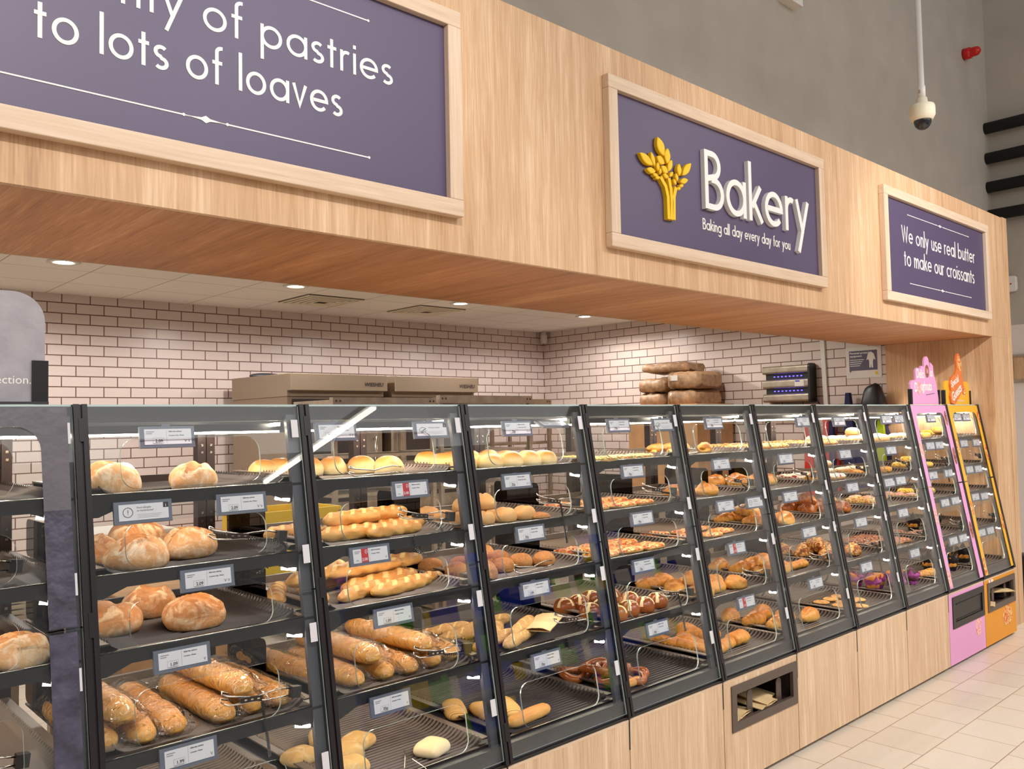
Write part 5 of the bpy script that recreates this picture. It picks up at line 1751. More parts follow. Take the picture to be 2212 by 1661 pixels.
def lab_print(kind, price):
    bm = BM()
    x0, x1, z0, z1 = -LW / 2 + 0.012, LW / 2 - 0.010, -LH / 2 + 0.009, LH / 2 - 0.008
    Y = -0.0009
    if kind in 'pqr':
        text_bm(bm, 'Allergen advice:', 0.0058, x0 + 0.066, z1 - 0.009, Y, bold=True, shear=0.2, mi=0)
        text_bm(bm, 'Contains: Wheat' if kind != 'p' else 'Contains: Rye, Wheat', 0.0048, x0 + 0.066, z1 - 0.020, Y, shear=0.2, bold=True)
        text_bm(bm, 'V V' if kind == 'p' else 'V', 0.011, x1 - 0.004, z0 + 0.005, Y, 'RIGHT')
        text_bm(bm, price, 0.0118, x0 + 0.049 if kind != 'r' else x0 + 0.052, z0 + 0.006, Y, 'RIGHT', bold=True, mi=0 if kind != 'r' else 3)
        text_bm(bm, price, 0.0060, x0 + 0.018, z0 + 0.006, Y, 'RIGHT', mi=0) if kind == 'r' else None
        for a, wd in enumerate((0.022, 0.016)):     # product name, too small to read
            bx(bm, x0 + 0.005, x0 + 0.005 + wd, Y - 0.0002, Y, z1 - 0.0085 - a * 0.005, z1 - 0.0065 - a * 0.005, 1)
        bx(bm, x0 + 0.0605, x0 + 0.0609, Y - 0.0002, Y, z0 + 0.002, z1 - 0.002, 1)
        for a in range(3):
            bx(bm, x0 + 0.024 - a * 0.001, x0 + 0.049 + a * 0.0003, Y - 0.0001, Y, z0 + 0.0035 - a * 0.0009, z0 + 0.0038 - a * 0.0009, 1)
        if kind == 'r':
            bx(bm, x0 + 0.030, x0 + 0.056, Y + 0.0001, Y + 0.0004, z0, z1, 2)
            prism(bm, rrect(x0 + 0.044, x0 + 0.053, z1 - 0.016, z1 - 0.004, 0.003), 'Y', Y - 0.0002, Y + 0.0001, 3)
            prism(bm, rrect(x0 + 0.0455, x0 + 0.0515, z1 - 0.0105, z1 - 0.0055, 0.002), 'Y', Y - 0.0004, Y - 0.0002, 2)
            prism(bm, rrect(x0 + 0.0455, x0 + 0.0515, z1 - 0.0150, z1 - 0.0112, 0.0015), 'Y', Y - 0.0004, Y - 0.0002, 2)
        else:
            for (a, b, c, d) in ((.022, .0515, .0032, .0036), (.022, .0515, .0185, .0189), (.022, .0224, .0036, .0185), (.0511, .0515, .0036, .0185)):
                bx(bm, x0 + a, x0 + b, Y - 0.0002, Y, z0 + c, z0 + d, 1)
    else:
        if kind == 'a':
            ribbon(bm, arc(x0 + 0.023, (z0 + z1) / 2, 0.0125, 0, 360, 24), 0.0014, Y - 0.0003, Y)
            bx(bm, x0 + 0.0223, x0 + 0.0237, Y - 0.0003, Y, (z0 + z1) / 2 - 0.002, (z0 + z1) / 2 + 0.007)
            bx(bm, x0 + 0.0223, x0 + 0.0237, Y - 0.0003, Y, (z0 + z1) / 2 - 0.006, (z0 + z1) / 2 - 0.0042)
            text_bm(bm, 'Food allergies', 0.0068, x0 + 0.046, z1 - 0.012, Y, mi=1, bold=True)
            text_bm(bm, 'or intolerances?', 0.0068, x0 + 0.046, z1 - 0.020, Y, mi=1, bold=True)
        else:
            ribbon(bm, [(x0 + 0.010, z0 + 0.022), (x0 + 0.022, z0 + 0.031), (x0 + 0.034, z0 + 0.028), (x0 + 0.038, z0 + 0.024), (x0 + 0.030, z0 + 0.020), (x0 + 0.022, z0 + 0.012), (x0 + 0.012, z0 + 0.016), (x0 + 0.010, z0 + 0.022)], 0.0012, Y - 0.0003, Y)
            ribbon(bm, [(x0 + 0.018, z0 + 0.016), (x0 + 0.040, z0 + 0.026)], 0.0016, Y - 0.0003, Y)
            ribbon(bm, [(x0 + 0.022, z0 + 0.012), (x0 + 0.042, z0 + 0.018)], 0.0016, Y - 0.0003, Y)
            text_bm(bm, 'All tongs, no fingers', 0.0062, x0 + 0.050, z1 - 0.016, Y, mi=1, bold=True)
        for a in range(3):
            bx(bm, x0 + 0.048, x1 - 0.018 - a * 0.004, Y - 0.0001, Y, z0 + 0.014 - a * 0.004, z0 + 0.0146 - a * 0.004, 1)
        bx(bm, x1 - 0.014, x1, Y - 0.0002, Y, z1 - 0.014, z1, 0)
        text_bm(bm, 'i', 0.011, x1 - 0.0085, z1 - 0.012, Y - 0.0004, mi=3, bold=True)
    bx(bm, x0, x1, -0.0005, 0.002, z0, z1, 3)
    return to_mesh(bm, 'screen', [M_ltxt, M_lgrey, M_lred, M_lscr])


SHELF_OF = lambda z: 1 if z > 1.55 else 2 if z > 1.35 else 3 if z > 1.15 else 4 if z > 0.95 else 5
LKIND = {'p': 'grey framed price label', 'q': 'grey framed price label', 'r': 'price label with red offer panel', 'a': 'food allergies notice label', 't': 'all tongs no fingers notice label'}
tilt = math.atan(0.209 / 1.216)
cnt = {}
for kd, k, fx, z, pr in LABS:
    base_ = ('pq' if kd in 'pq' else kd, k, SHELF_OF(z))
    cnt.setdefault(base_, []).append(fx)
for kd, k, fx, z, pr in LABS:
    s = SHELF_OF(z)
    mates = sorted(cnt[('pq' if kd in 'pq' else kd, k, s)])
    lab = LKIND[kd] + (', ' + ordinal(mates.index(fx), len(mates)) if len(mates) > 1 else '') + (' above the %s tray of the %s' % (ORD[s], case_name(k)))
    t = thing('price_label' if kd in 'pqr' else 'notice_label', lab, 'label', (cx(k) + W * fx, G(z) + 0.004, z), (-tilt, 0, 0), 'shelf edge labels in the cases')
    put('frame', cached('labf', lab_frame), t)
    put('screen', cached(('labp', kd, pr), lambda: lab_print(kd, pr)), t)
# one notice that has swung flat under the top rail
t = thing('notice_label', 'food allergies notice hanging tilted flat under the top rail of third black case', 'label', (cx(2) + W * .78, G(1.655) + 0.05, 1.655), (-1.15, 0, 0), 'shelf edge labels in the cases')
for nm_, key, fn in (('frame', 'labf', lab_frame), ('screen', ('labp', 'a', ''), lambda: lab_print('a', ''))):
    put(nm_, cached(key, fn), t)

# ------------------------------------------------------------------ tongs


def m_holder():
    bm = BM(); bx(bm, -0.014, 0.014, -0.012, 0.010, -0.016, 0.016); return to_mesh(bm, 'holder', M_black)


def m_arm(s):
    bm = BM()
    pts = [(-0.012, 0, 0.009 * s), (-0.05, -0.004, 0.012 * s + 0.003), (-0.10, -0.006, 0.010 * s), (-0.135, -0.006, 0.006 * s - 0.003), (-0.18, -0.004, 0.010 * s - 0.002), (-0.215, 0.0, 0.012 * s), (-0.23, 0.01, 0.010 * s + 0.006), (-0.225, 0.02, 0.010 * s + 0.012), (-0.205, 0.018, 0.008 * s + 0.006)]
    tube(bm, pts, 0.0022, 6)
    return to_mesh(bm, 'arm', M_chrome)


def m_grip():
    bm = BM()
    prism(bm, rrect(-0.185, -0.115, -0.008, 0.006, 0.005, 4), 'Y', -0.012, -0.004)
    for i in range(3):
        bx(bm, -0.172 + i * 0.02, -0.164 + i * 0.02, -0.0135, -0.012, -0.003, 0.001, 1)
    return to_mesh(bm, 'grip', [M_grip, M_chrome])


def m_cord(style):
    bm = BM()
    pts = [(-0.115, -0.008, -0.005)]
    if style == 0:       # hanging loop of coiled lead
        base_ = [(-0.112 + 0.075 * math.sin(t) * (1 if t < PI else .8), -0.012, -0.075 + 0.055 * math.cos(t)) for t in [i / 30 * 1.55 * PI for i in range(31)]]
    elif style == 1:     # hanging straight down
        base_ = [(-0.115 + 0.03 * (i / 30), -0.012 - 0.02 * (i / 30), -0.01 - 0.15 * (i / 30)) for i in range(31)]
    else:
        base_ = [(-0.115 + 0.13 * math.sin(i / 30 * PI * .9), -0.012, -0.01 - 0.10 * (i / 30) + 0.03 * math.sin(i / 30 * PI)) for i in range(31)]
    P = [Vector(p) for p in base_]
    hel = []
    n = 230
    for i in range(n):
        f = i / (n - 1) * (len(P) - 1)
        j = min(int(f), len(P) - 2)
        q = P[j].lerp(P[j + 1], f - j)
        tdir = (P[j + 1] - P[j]).normalized()
        u = Vector((0, 1, 0)); v = tdir.cross(u).normalized()
        a = i * 1.1
        hel.append(q + (u * math.cos(a) + v * math.sin(a)) * 0.0036)
    tube(bm, hel, 0.0016, 4)
    tube(bm, [Vector((-0.115, -0.006, 0)), P[0]], 0.0014, 4)
    return to_mesh(bm, 'cord', M_cord)


for k in range(-1, 10):
    for s in (2, 4):
        fx = 0.85 if k >= 0 else 0.76
        z = ZS[s] + 0.058
        t = thing('serving_tongs', 'wire serving tongs in black holder over %s tray of %s' % (ORD[s], case_name(k)), 'tongs', (cx(k) + W * fx, G(z) + 0.026, z), (0, 0.12, 0.10), 'serving tongs in the cases')
        put('holder', cached('hold', m_holder), t)
        put('arm', cached('armu', lambda: m_arm(1)), t)
        put('arm', cached('arml', lambda: m_arm(-1)), t)
        put('grip', cached('grip', m_grip), t)
        st = (k + s) % 3
        put('cord', cached(('cord', st), lambda: m_cord(st)), t)
for k, s, fx, y, rz, lab in ((1, 5, .52, 2.36, 0.9, 'crossed wire tongs lying on the ciabatta roll tray'), (1, 1, .66, 2.47, 0.1, 'wire tongs resting at the edge of the white roll tray'), (2, 3, .66, 2.38, 0.15, 'wire tongs lying along the edge of the seeded roll tray'), (4, 1, .62, 2.48, 0.0, 'wire tongs upright on the pastry twist tray')):
    t = thing('serving_tongs', lab, 'tongs', (cx(k) + W * fx, y, ZS[s] + 0.022), (0, 0, rz), 'serving tongs in the cases')
    put('arm', cached('armu', lambda: m_arm(1)), t)
    put('arm', cached('arml', lambda: m_arm(-1)), t, None, (0, 0, 0.5 if s == 5 else 0.0))
# ------------------------------------------------------------------ topper boards standing on the cases


def topper(bm_outline, th, name, mats, parent, y=0.0):
    bm = BM(); prism(bm, bm_outline, 'Y', y - th, y); return obj(name, bm, mats, parent)


# slate board on the slate case
t = thing('topper_sign', 'tall slate-look sign board with rounded corner on the slate case', 'sign', (0.05, 2.45, 1.731))
topper(rrect(0.0, 0.567, 0.0, 0.288, 0.075, 8, (0, 0, 1, 1)), 0.010, 'board', M_slateb, t)
bm = BM(); bx(bm, 0.536, 0.574, -0.016, 0.004, 0.0, 0.112); obj('end_clip', bm, M_black, t)
bm = BM(); bx(bm, -0.01, 0.574, -0.02, 0.006, -0.001, 0.006); obj('base_rail', bm, M_dgrey, t)
bm = BM(); text_bm(bm, 'perfection.', 0.030, 0.535, 0.052, -0.0105, 'RIGHT'); obj('lettering', bm, M_letter, t)

# pink topper
t = thing('topper_sign', 'pink cut-out sign reading Delicious Doughnuts on the pink case', 'sign', (5.96, 2.43, 1.731))
out = [(0.02, 0), (0.50, 0), (0.47, 0.12), (0.45, 0.17), (0.42, 0.22), (0.415, 0.275), (0.37, 0.30), (0.355, 0.26), (0.345, 0.28)] + arc(0.30, 0.285, 0.045, 10, 170, 8, 0.055) + [(0.25, 0.265), (0.20, 0.27), (0.19, 0.25), (0.13, 0.255), (0.10, 0.235), (0.10, 0.17), (0.03, 0.165), (0.005, 0.14), (0.015, 0.08)]
topper(out, 0.012, 'board', M_pink, t)
bm = BM()
text_bm(bm, 'Delici', 0.088, 0.115, 0.185, -0.0125, bold=True, sx=0.68)
text_bm(bm, 'us', 0.088, 0.352, 0.20, -0.0125, bold=True, sx=0.62)
text_bm(bm, 'D', 0.092, 0.075, 0.088, -0.0125, bold=True, sx=0.8)
text_bm(bm, 'ughnuts', 0.092, 0.185, 0.10, -0.0125, bold=True, sx=0.66)
obj('lettering', bm, M_letter, t)
for (ox, oz, m) in ((0.30, 0.235, F['brownie']), (0.153, 0.115, F['pinkice'])):
    bm = BM(); prism(bm, [(ox + 0.032 * math.cos(a * PI / 10), oz + 0.045 * math.sin(a * PI / 10)) for a in range(20)], 'Y', -0.0145, -0.0125); obj('doughnut_print', bm, m, t)
    bm = BM(); prism(bm, [(ox + 0.008 * math.cos(a * PI / 5), oz + 0.012 * math.sin(a * PI / 5)) for a in range(10)], 'Y', -0.0155, -0.0145); obj('doughnut_print', bm, M_pink, t)
bm = BM()
for a in range(6):
    bx(bm, 0.27 + a * 0.026, 0.288 + a * 0.026, -0.0135, -0.0125, 0.066 + a * 0.002, 0.070 + a * 0.002)
obj('small_print', bm, M_ltxt, t)
for a, b in ((0.005, 0.022), (0.49, 0.507)):
    bm = BM(); bx(bm, a, b, -0.02, 0.006, 0, 0.105); obj('end_clip', bm, M_black, t)

# orange topper
t = thing('topper_sign', 'amber cut-out sign reading Special Guests on the orange case', 'sign', (6.56, 2.43, 1.731))
topper(rrect(0.0, 0.50, 0.0, 0.175, 0.05, 6, (0, 0, 1, 1)), 0.012, 'board', M_amber, t)
out = [(0.10, 0.01), (0.17, 0.0), (0.28, 0.07), (0.345, 0.125), (0.345, 0.17), (0.32, 0.22), (0.325, 0.30), (0.30, 0.36), (0.265, 0.385), (0.24, 0.375), (0.22, 0.33), (0.225, 0.27), (0.19, 0.225), (0.11, 0.20), (0.085, 0.15), (0.10, 0.10), (0.08, 0.06)]
bm = BM(); prism(bm, out, 'Y', -0.026, -0.012); obj('cut_out', bm, [M_deco], t)
bm = BM(); prism(bm, [(0.245, 0.26), (0.30, 0.25), (0.315, 0.30), (0.295, 0.35), (0.265, 0.372), (0.242, 0.34)], 'Y', -0.0275, -0.026); obj('sweet_print', bm, F['pizza'], t)
bm = BM()
text_bm(bm, 'Special', 0.072, 0.105, 0.125, -0.0265, bold=True, sx=0.82, rot=0.32)
text_bm(bm, 'Guests', 0.098, 0.125, 0.018, -0.0265, bold=True, sx=0.74, rot=0.45)
text_bm(bm, 'limited time only', 0.024, 0.25, 0.022, -0.0125, sx=0.8)
obj('lettering', bm, M_letter, t)
bm = BM(); prism(bm, [(0.39 + 0.035 * math.cos(a * PI / 8), 0.10 + 0.04 * math.sin(a * PI / 8)) for a in range(16)], 'Y', -0.0135, -0.012); obj('sweet_print', bm, F['pizza'], t)
for a, b in ((-0.012, 0.006), (0.494, 0.512)):
    bm = BM(); bx(bm, a, b, -0.02, 0.006, 0, 0.105); obj('end_clip', bm, M_black, t)

# ------------------------------------------------------------------ kitchen behind the cases
# ovens along the rear wall


def oven(x0, x1, label):
    t = thing('bake_oven', label, 'oven', (x0, 5.965, 0), group='steel bake-off ovens')
    w = x1 - x0
    hz = 2.078
    bm = BM(); prism(bm, [(0.0, 1.945), (0.0, hz), (1.03, hz + 0.008), (1.03, 1.90), (0.06, 1.90), (0.06, 1.945)], 'X', 0, w); bev(obj('hood', bm, M_oven, t), 0.004)
    bm = BM(); text_bm(bm, 'WIESHEU', 0.044, w - 0.04, 1.985, -0.0012, 'RIGHT', bold=True, shear=0.15); obj('lettering', bm, M_oven_d, t)
    bm = BM(); bx(bm, 0.01, w - 0.01, 0.075, 1.03, 0.12, 1.899); obj('body', bm, M_oven, t)
    for z0, z1 in ((0.95, 1.72), (0.25, 0.85)):
        d = None
        bm = BM(); bx(bm, 0.05, w - 0.06, 0.052, 0.074, z0, z1); d = bev(obj('door', bm, M_steel, t), 0.004)
        bm = BM(); bx(bm, 0.14, w - 0.20, 0.048, 0.0515, z0 + 0.10, z1 - 0.10); obj('door_window', bm, M_oven_d, d)
        bm = BM(); tube(bm, [(w - 0.11, 0.02, z0 + 0.15), (w - 0.11, 0.02, z1 - 0.15)], 0.012, 10)
        for hz_ in (z0 + 0.17, z1 - 0.17):
            tube(bm, [(w - 0.11, 0.02, hz_), (w - 0.11, 0.053, hz_)], 0.008, 8)
        obj('door_handle', bm, M_chrome, d)
    bm = BM(); bx(bm, 0.05, w - 0.06, 0.06, 0.074, 1.75, 1.88); obj('control_panel', bm, M_oven_d, t)
    for fx in (0.05, w - 0.11):
        for fy in (0.12, 0.93):
            bm = BM(); bx(bm, fx, fx + 0.06, fy, fy + 0.06, 0, 0.119); obj('leg', bm, M_black, t)
    return t


ov1 = oven(3.221, 4.116, 'steel bake-off oven with beige hood, nearer the kitchen entrance')
bm = BM(); bx(bm, -0.001, 0.0, 0.16, 0.175, 1.80, 1.815); bx(bm, -0.001, 0.0, 0.55, 0.565, 1.79, 1.805); obj('side_bolts', bm, M_black, ov1)
bm = BM(); prism(bm, [(0.20, 1.785), (0.25, 1.785), (0.225, 1.83)], 'X', -0.0015, 0.0); obj('warning_sticker', bm, M_yel, ov1)
bm = BM(); blob(bm, 0.15, 0.06, 0.04, cx_=0.2, cy_=0.8, z0=2.086); obj('cable_bundle', bm, M_dgrey, ov1)
oven(4.200, 5.120, 'steel bake-off oven with beige hood, nearer the corner of the kitchen')


# steel racks in front of the ovens
def rack(x0, x1, y0, y1, ztop, label):
    t = thing('tray_rack', label, 'rack', (x0, y0, 0), group='steel tray racks by the ovens')
    w, d = x1 - x0, y1 - y0
    for px in (0, w - 0.03):
        for py in (0, d - 0.03):
            bm = BM(); bx(bm, px, px + 0.03, py, py + 0.03, 0.09, ztop - 0.012); obj('upright', bm, M_steel, t)
            bm = BM(); lathe(bm, [(0, 0), (0.03, 0.0), (0.035, 0.04), (0.03, 0.089), (0, 0.089)], 12, px + 0.015, py + 0.015); obj('castor', bm, M_black, t)
    bm = BM(); bx(bm, -0.005, w + 0.005, -0.005, 0.035, ztop - 0.011, ztop + 0.045); bx(bm, -0.005, w + 0.005, 0.035, d, ztop - 0.011, ztop - 0.005); bx(bm, -0.005, 0.004, 0.035, d, ztop - 0.005, ztop + 0.03)
    obj('top_tray', bm, M_steel, t)
    bm = BM()
    for q in (0.02, 0.05, w - 0.05, w - 0.02):
        bx(bm, q - 0.006, q + 0.006, -0.0065, -0.005, ztop + 0.015, ztop + 0.027)
    obj('bolt_holes', bm, M_oven_d, t)
    for z in (0.35, 0.65, 0.95, 1.2, 1.45):
        bm = BM(); bx(bm, 0.031, w - 0.031, 0.03, d - 0.03, z, z + 0.02); obj('rack_shelf', bm, M_steel, t)


rack(2.86, 3.68, 4.75, 5.25, 1.80, 'steel tray rack standing in front of the first oven')
rack(3.72, 4.62, 4.75, 5.30, 1.82, 'steel tray rack standing in front of the second oven')
rack(5.22, 6.0, 5.9, 6.5, 1.84, 'low steel tray rack in the kitchen corner')

# work table with boxes behind the loaves
t = thing('work_table', 'steel work table behind the first two black cases', 'table', (0.95, 3.75, 0))
bm = BM(); bx(bm, 0, 1.75, 0, 0.75, 0.87, 0.9); obj('table_top', bm, M_steel, t)
for px in (0.03, 1.68):
    for py in (0.03, 0.68):
        bm = BM(); bx(bm, px, px + 0.04, py, py + 0.04, 0, 0.869); obj('leg', bm, M_steel, t)


def crate(x, y, z, w, d, h, m, name, label, cat, lid=None, rot=0):
    t = thing(name, label, cat, (x, y, z), (0, 0, rot))
    bm = BM()
    bx(bm, 0, w, 0, d, 0, 0.008)
    for q in ((0, w, 0, 0.008), (0, w, d - 0.008, d), (0, 0.008, 0.008, d - 0.008), (w - 0.008, w, 0.008, d - 0.008)):
        bx(bm, *q, 0.008, h)
    obj('body', bm, m, t)
    if lid:
        bm = BM(); bx(bm, -0.012, w + 0.012, -0.012, d + 0.012, h + 0.001, h + 0.022); bev(obj('lid', bm, lid, t), 0.006)
    else:
        bm = BM()
        for q in ((-0.012, w + 0.012, -0.012, 0), (-0.012, w + 0.012, d, d + 0.012), (-0.012, 0, 0, d), (w, w + 0.012, 0, d)):
            bx(bm, *q, h - 0.02, h)
        obj('rim', bm, m, t)
    return t


crate(1.12, 4.02, 0.901, 0.44, 0.34, 0.28, M_whitep, 'storage_tub', 'white lidded tub on the work table, behind the round loaves', 'tub', M_whitep)
crate(1.60, 4.02, 0.901, 0.30, 0.34, 0.24, M_card, 'carton', 'open brown carton on the work table beside the white tub', 'carton')
crate(1.96, 4.04, 0.901, 0.50, 0.34, 0.33, M_yel, 'plastic_crate', 'yellow plastic crate on the work table', 'crate')
crate(1.16, 3.50, 0.0, 0.46, 0.22, 0.99, M_card, 'carton', 'tall carton on the floor in front of the work table', 'carton', M_card)
crate(0.42, 3.72, 0.0, 0.40, 0.40, 0.90, M_card, 'carton', 'large brown carton on the floor behind the slate case', 'carton', M_card)
for q in range(9):
    tag(obj('baking_tray', (lambda b: (bx(b, 0, 0.44, 0, 0.40, 0, 0.012), bx(b, -0.01, 0.45, -0.01, 0, 0.006, 0.018), b)[2])(BM()), M_steel, None, (0.44, 3.70, 0.925 + q * 0.021)), 'flat baking tray in the stack on the carton behind the slate case', 'tray', 'baking trays stacked behind the slate case')
# notices on the rear tiles
t = thing('wall_notice', 'white notice with red disc on the rear tiled wall', 'notice', (0.77, 7.178, 1.36))
bm = BM(); bx(bm, 0, 0.42, -0.004, 0, 0, 0.42); obj('sheet', bm, M_cream, t)
bm = BM(); prism(bm, arc(0.09, 0.26, 0.10, 0, 345, 23), 'Y', -0.006, -0.004); obj('red_disc', bm, M_lred, t)
tag(obj('wall_notice', (lambda b: (bx(b, 0, 0.24, -0.004, 0, 0, 0.55), b)[1])(BM()), M_whitep, None, (1.33, 7.178, 1.15)), 'narrow white notice on the rear tiles beside the red disc notice', 'notice')

# low steel counter along the end wall with boxes on it
t = thing('work_counter', 'low steel counter against the tiled end wall', 'counter', (6.45, 3.75, 0))
bm = BM(); bx(bm, 0, 0.74, 0, 2.2, 0.86, 0.90); obj('counter_top', bm, M_steel, t)
bm = BM(); bx(bm, 0.02, 0.72, 0.02, 2.18, 0.1, 0.859); obj('cupboard', bm, M_oven, t)
crate(6.52, 4.55, 0.901, 0.58, 0.80, 0.88, M_card, 'carton', 'big carton against the end wall under the wrapped paper bundles', 'carton', M_card)


# wrapped bundles of paper bags stacked on the carton
def bundle(x, y, z, l, w, h, rz, rx, label, seed):
    bm = BM()
    m, n = 18, 14
    rings = []
    for j in range(m + 1):
        t_ = -1 + 2 * j / m
        e = max(0, (abs(t_) - 0.8) / 0.2)
        ring = []
        for i in range(n):
            u = 2 * PI * i / n
            c, s_ = math.cos(u), math.sin(u)
            yy = w / 2 * math.copysign(abs(c) ** 0.32, c) * (1 - 0.2 * e)
            zz = h / 2 * math.copysign(abs(s_) ** 0.42, s_) * (1 - 0.35 * e)
            q = mnoise.noise(Vector((t_ * 4, c * 2, s_ * 2 + seed * 3))) * (0.014 + 0.012 * e)
            ring.append(bm.verts.new((l / 2 * t_, yy + q, zz + q + h / 2)))
        rings.append(ring)
    for j in range(m):
        for i in range(n):
            bm.faces.new((rings[j][i], rings[j][(i + 1) % n], rings[j + 1][(i + 1) % n], rings[j + 1][i])).smooth = True
    bm.faces.new(rings[0][::-1]); bm.faces.new(rings[-1])
    t = tag(obj('paper_bundle', bm, M_kraft, None, (x, y, z), (rx, 0, rz)), label, 'paper bundle', 'film-wrapped paper bundles on the carton')
    bm = BM()
    rings = []
    for j in range(9):
        t_ = -1.04 + 0.5 * j / 8
        ring = []
        for i in range(n):
            u = 2 * PI * i / n
            c, s_ = math.cos(u), math.sin(u)
            k_ = 1.06 - 0.5 * max(0, (4 - j) / 4)
            q = 0.02 * mnoise.noise(Vector((t_ * 14, c * 3, s_ * 3 + seed)))
            ring.append(bm.verts.new((l / 2 * t_, w / 2 * math.copysign(abs(c) ** 0.32, c) * k_ + q, h / 2 * math.copysign(abs(s_) ** 0.42, s_) * k_ + q + h / 2)))
        rings.append(ring)
    for j in range(8):
        for i in range(n):
            bm.faces.new((rings[j][i], rings[j][(i + 1) % n], rings[j + 1][(i + 1) % n], rings[j + 1][i])).smooth = True
    obj('film_end', bm, M_film, t)
    return t


bundle(6.86, 5.15, 1.783, 0.34, 0.48, 0.135, PI / 2, 0, 'kraft paper bundle at the bottom of the stack, behind the leaning ones', 1)
bundle(6.84, 4.79, 1.783, 0.34, 0.50, 0.155, -PI / 2 + 0.06, 0, 'kraft paper bundle low at the insect killer end of the stack', 2)
bundle(6.86, 5.14, 1.925, 0.36, 0.48, 0.135, PI / 2 - 0.06, 0, 'crumpled film-wrapped kraft bundle in the middle of the stack', 3)
lb = bundle(6.82, 4.77, 1.945, 0.36, 0.48, 0.165, -PI / 2 + 0.08, 0.0, 'kraft paper bundle with white sticker in the wrapped stack', 4)
bundle(6.88, 5.06, 2.115, 0.50, 0.44, 0.095, PI / 2 + 0.1, 0, 'kraft paper bundle lying on top of the wrapped stack', 5)
bm = BM(); bx(bm, -0.12, -0.04, -0.249, -0.241, 0.08, 0.13); obj('sticker', bm, M_whitep, lb)

# insect killer lamp on the end wall
t = thing('insect_killer', 'steel insect killer lamp with violet lights on the tiled end wall', 'insect killer', (7.198, 3.735, 1.80))
LK = 0.475
for z0, z1 in ((0.0, 0.075), (0.125, 0.205), (0.258, 0.33)):
    bm = BM(); prism(bm, rrect(-0.115, -0.012, z0, z1, 0.02), 'Y', 0.02, LK - 0.0); bev(obj('louvre', bm, M_steel, t), 0.004)
bm = BM(); bx(bm, -0.08, 0.0, 0.02, LK - 0.02, 0.01, 0.31); obj('back_plate', bm, M_black, t)
bm = BM(); prism(bm, rrect(-0.125, 0.0, -0.01, 0.34, 0.03), 'Y', 0.0, 0.019); obj('end_cap', bm, M_black, t)
for z in (0.10, 0.232):
    bm = BM()
    for i in range(8):
        lathe(bm, [(0, -0.004), (0.007, -0.004), (0.007, 0.004), (0, 0.004)], 8, -0.084, 0.10 + i * 0.038)
    for v in bm.verts:
        v.co.z += z
    obj('violet_lights', bm, M_uv, t)
bm = BM(); bx(bm, -0.1165, -0.115, 0.06, 0.15, 0.138, 0.192); obj('maker_plate', bm, M_whitep, t)
bm = BM(); bx(bm, -0.1172, -0.1166, 0.10, 0.145, 0.178, 0.189); obj('maker_plate_print', bm, M_blue, t)
bm = BM(); tube(bm, [(-0.06, 0.0, 0.02), (-0.06, -0.03, 0.01), (-0.04, -0.06, -0.06), (-0.02, -0.07, -0.2), (-0.004, -0.07, -0.5)], 0.006, 8); obj('cable', bm, M_black, t)
t = tag(obj('wall_shelf', (lambda b: (bx(b, -0.16, 0, 0, 0.6, 0, 0.02), b)[1])(BM()), M_card, None, (7.198, 3.66, 1.752)), 'narrow wooden shelf under the insect killer lamp', 'shelf')
tag(obj('cable_trunking', (lambda b: (bx(b, -0.022, 0, 0, 0.038, 0, 1.9), b)[1])(BM()), M_whitep, None, (7.198, 3.60, 0.82), (-0.028, 0, 0)), 'white cable trunking running up the tiled end wall', 'cable trunking')

# safety poster on the end wall
t = thing('wall_poster', 'white and purple personal protective equipment poster on the tiled end wall', 'poster', (7.197, 3.455, 1.985))
bm = BM(); bx(bm, -0.003, 0, -0.31, 0, 0, 0.27); obj('sheet', bm, M_whitep, t)
bm = BM(); prism(bm, [(-0.275, 0.065), (-0.255, 0.065), (-0.03, 0.065), (-0.03, 0.235), (-0.275, 0.235)], 'X', -0.0045, -0.003); prism(bm, [(-0.05, 0.065), (-0.03, 0.065), (-0.036, 0.05)], 'X', -0.0045, -0.003); obj('purple_field', bm, M_purple, t)


def side_text(body, size, y, z, parent, m, bold=False):
    b_ = BM(); text_bm(b_, body, size, 0, 0, 0, bold=bold)
    for v in b_.verts:
        v.co = Vector((-0.0052, -v.co.x + y, v.co.z + z))
    obj('lettering', b_, m, parent)


side_text('Personal protective', 0.025, -0.036, 0.208, t, M_letter, True)
side_text('equipment', 0.025, -0.036, 0.182, t, M_letter, True)
bm = BM()
for q in range(4):
    bx(bm, -0.0052, -0.0045, -0.16 + q * 0.012, -0.037, 0.155 - q * 0.017, 0.160 - q * 0.017)
obj('small_print', bm, M_letter, t)
bm = BM(); prism(bm, [(-0.262, 0.15), (-0.245, 0.16), (-0.238, 0.14), (-0.238, 0.085), (-0.226, 0.085), (-0.222, 0.12), (-0.218, 0.085), (-0.206, 0.085), (-0.206, 0.14), (-0.199, 0.16), (-0.182, 0.15), (-0.197, 0.205), (-0.212, 0.215), (-0.222, 0.222), (-0.232, 0.215), (-0.247, 0.205)], 'X', -0.0055, -0.0045); obj('overall_symbol', bm, M_letter, t)
bm = BM(); bx(bm, -0.0045, -0.003, -0.275, -0.255, 0.025, 0.05); obj('yellow_mark', bm, M_yel, t)

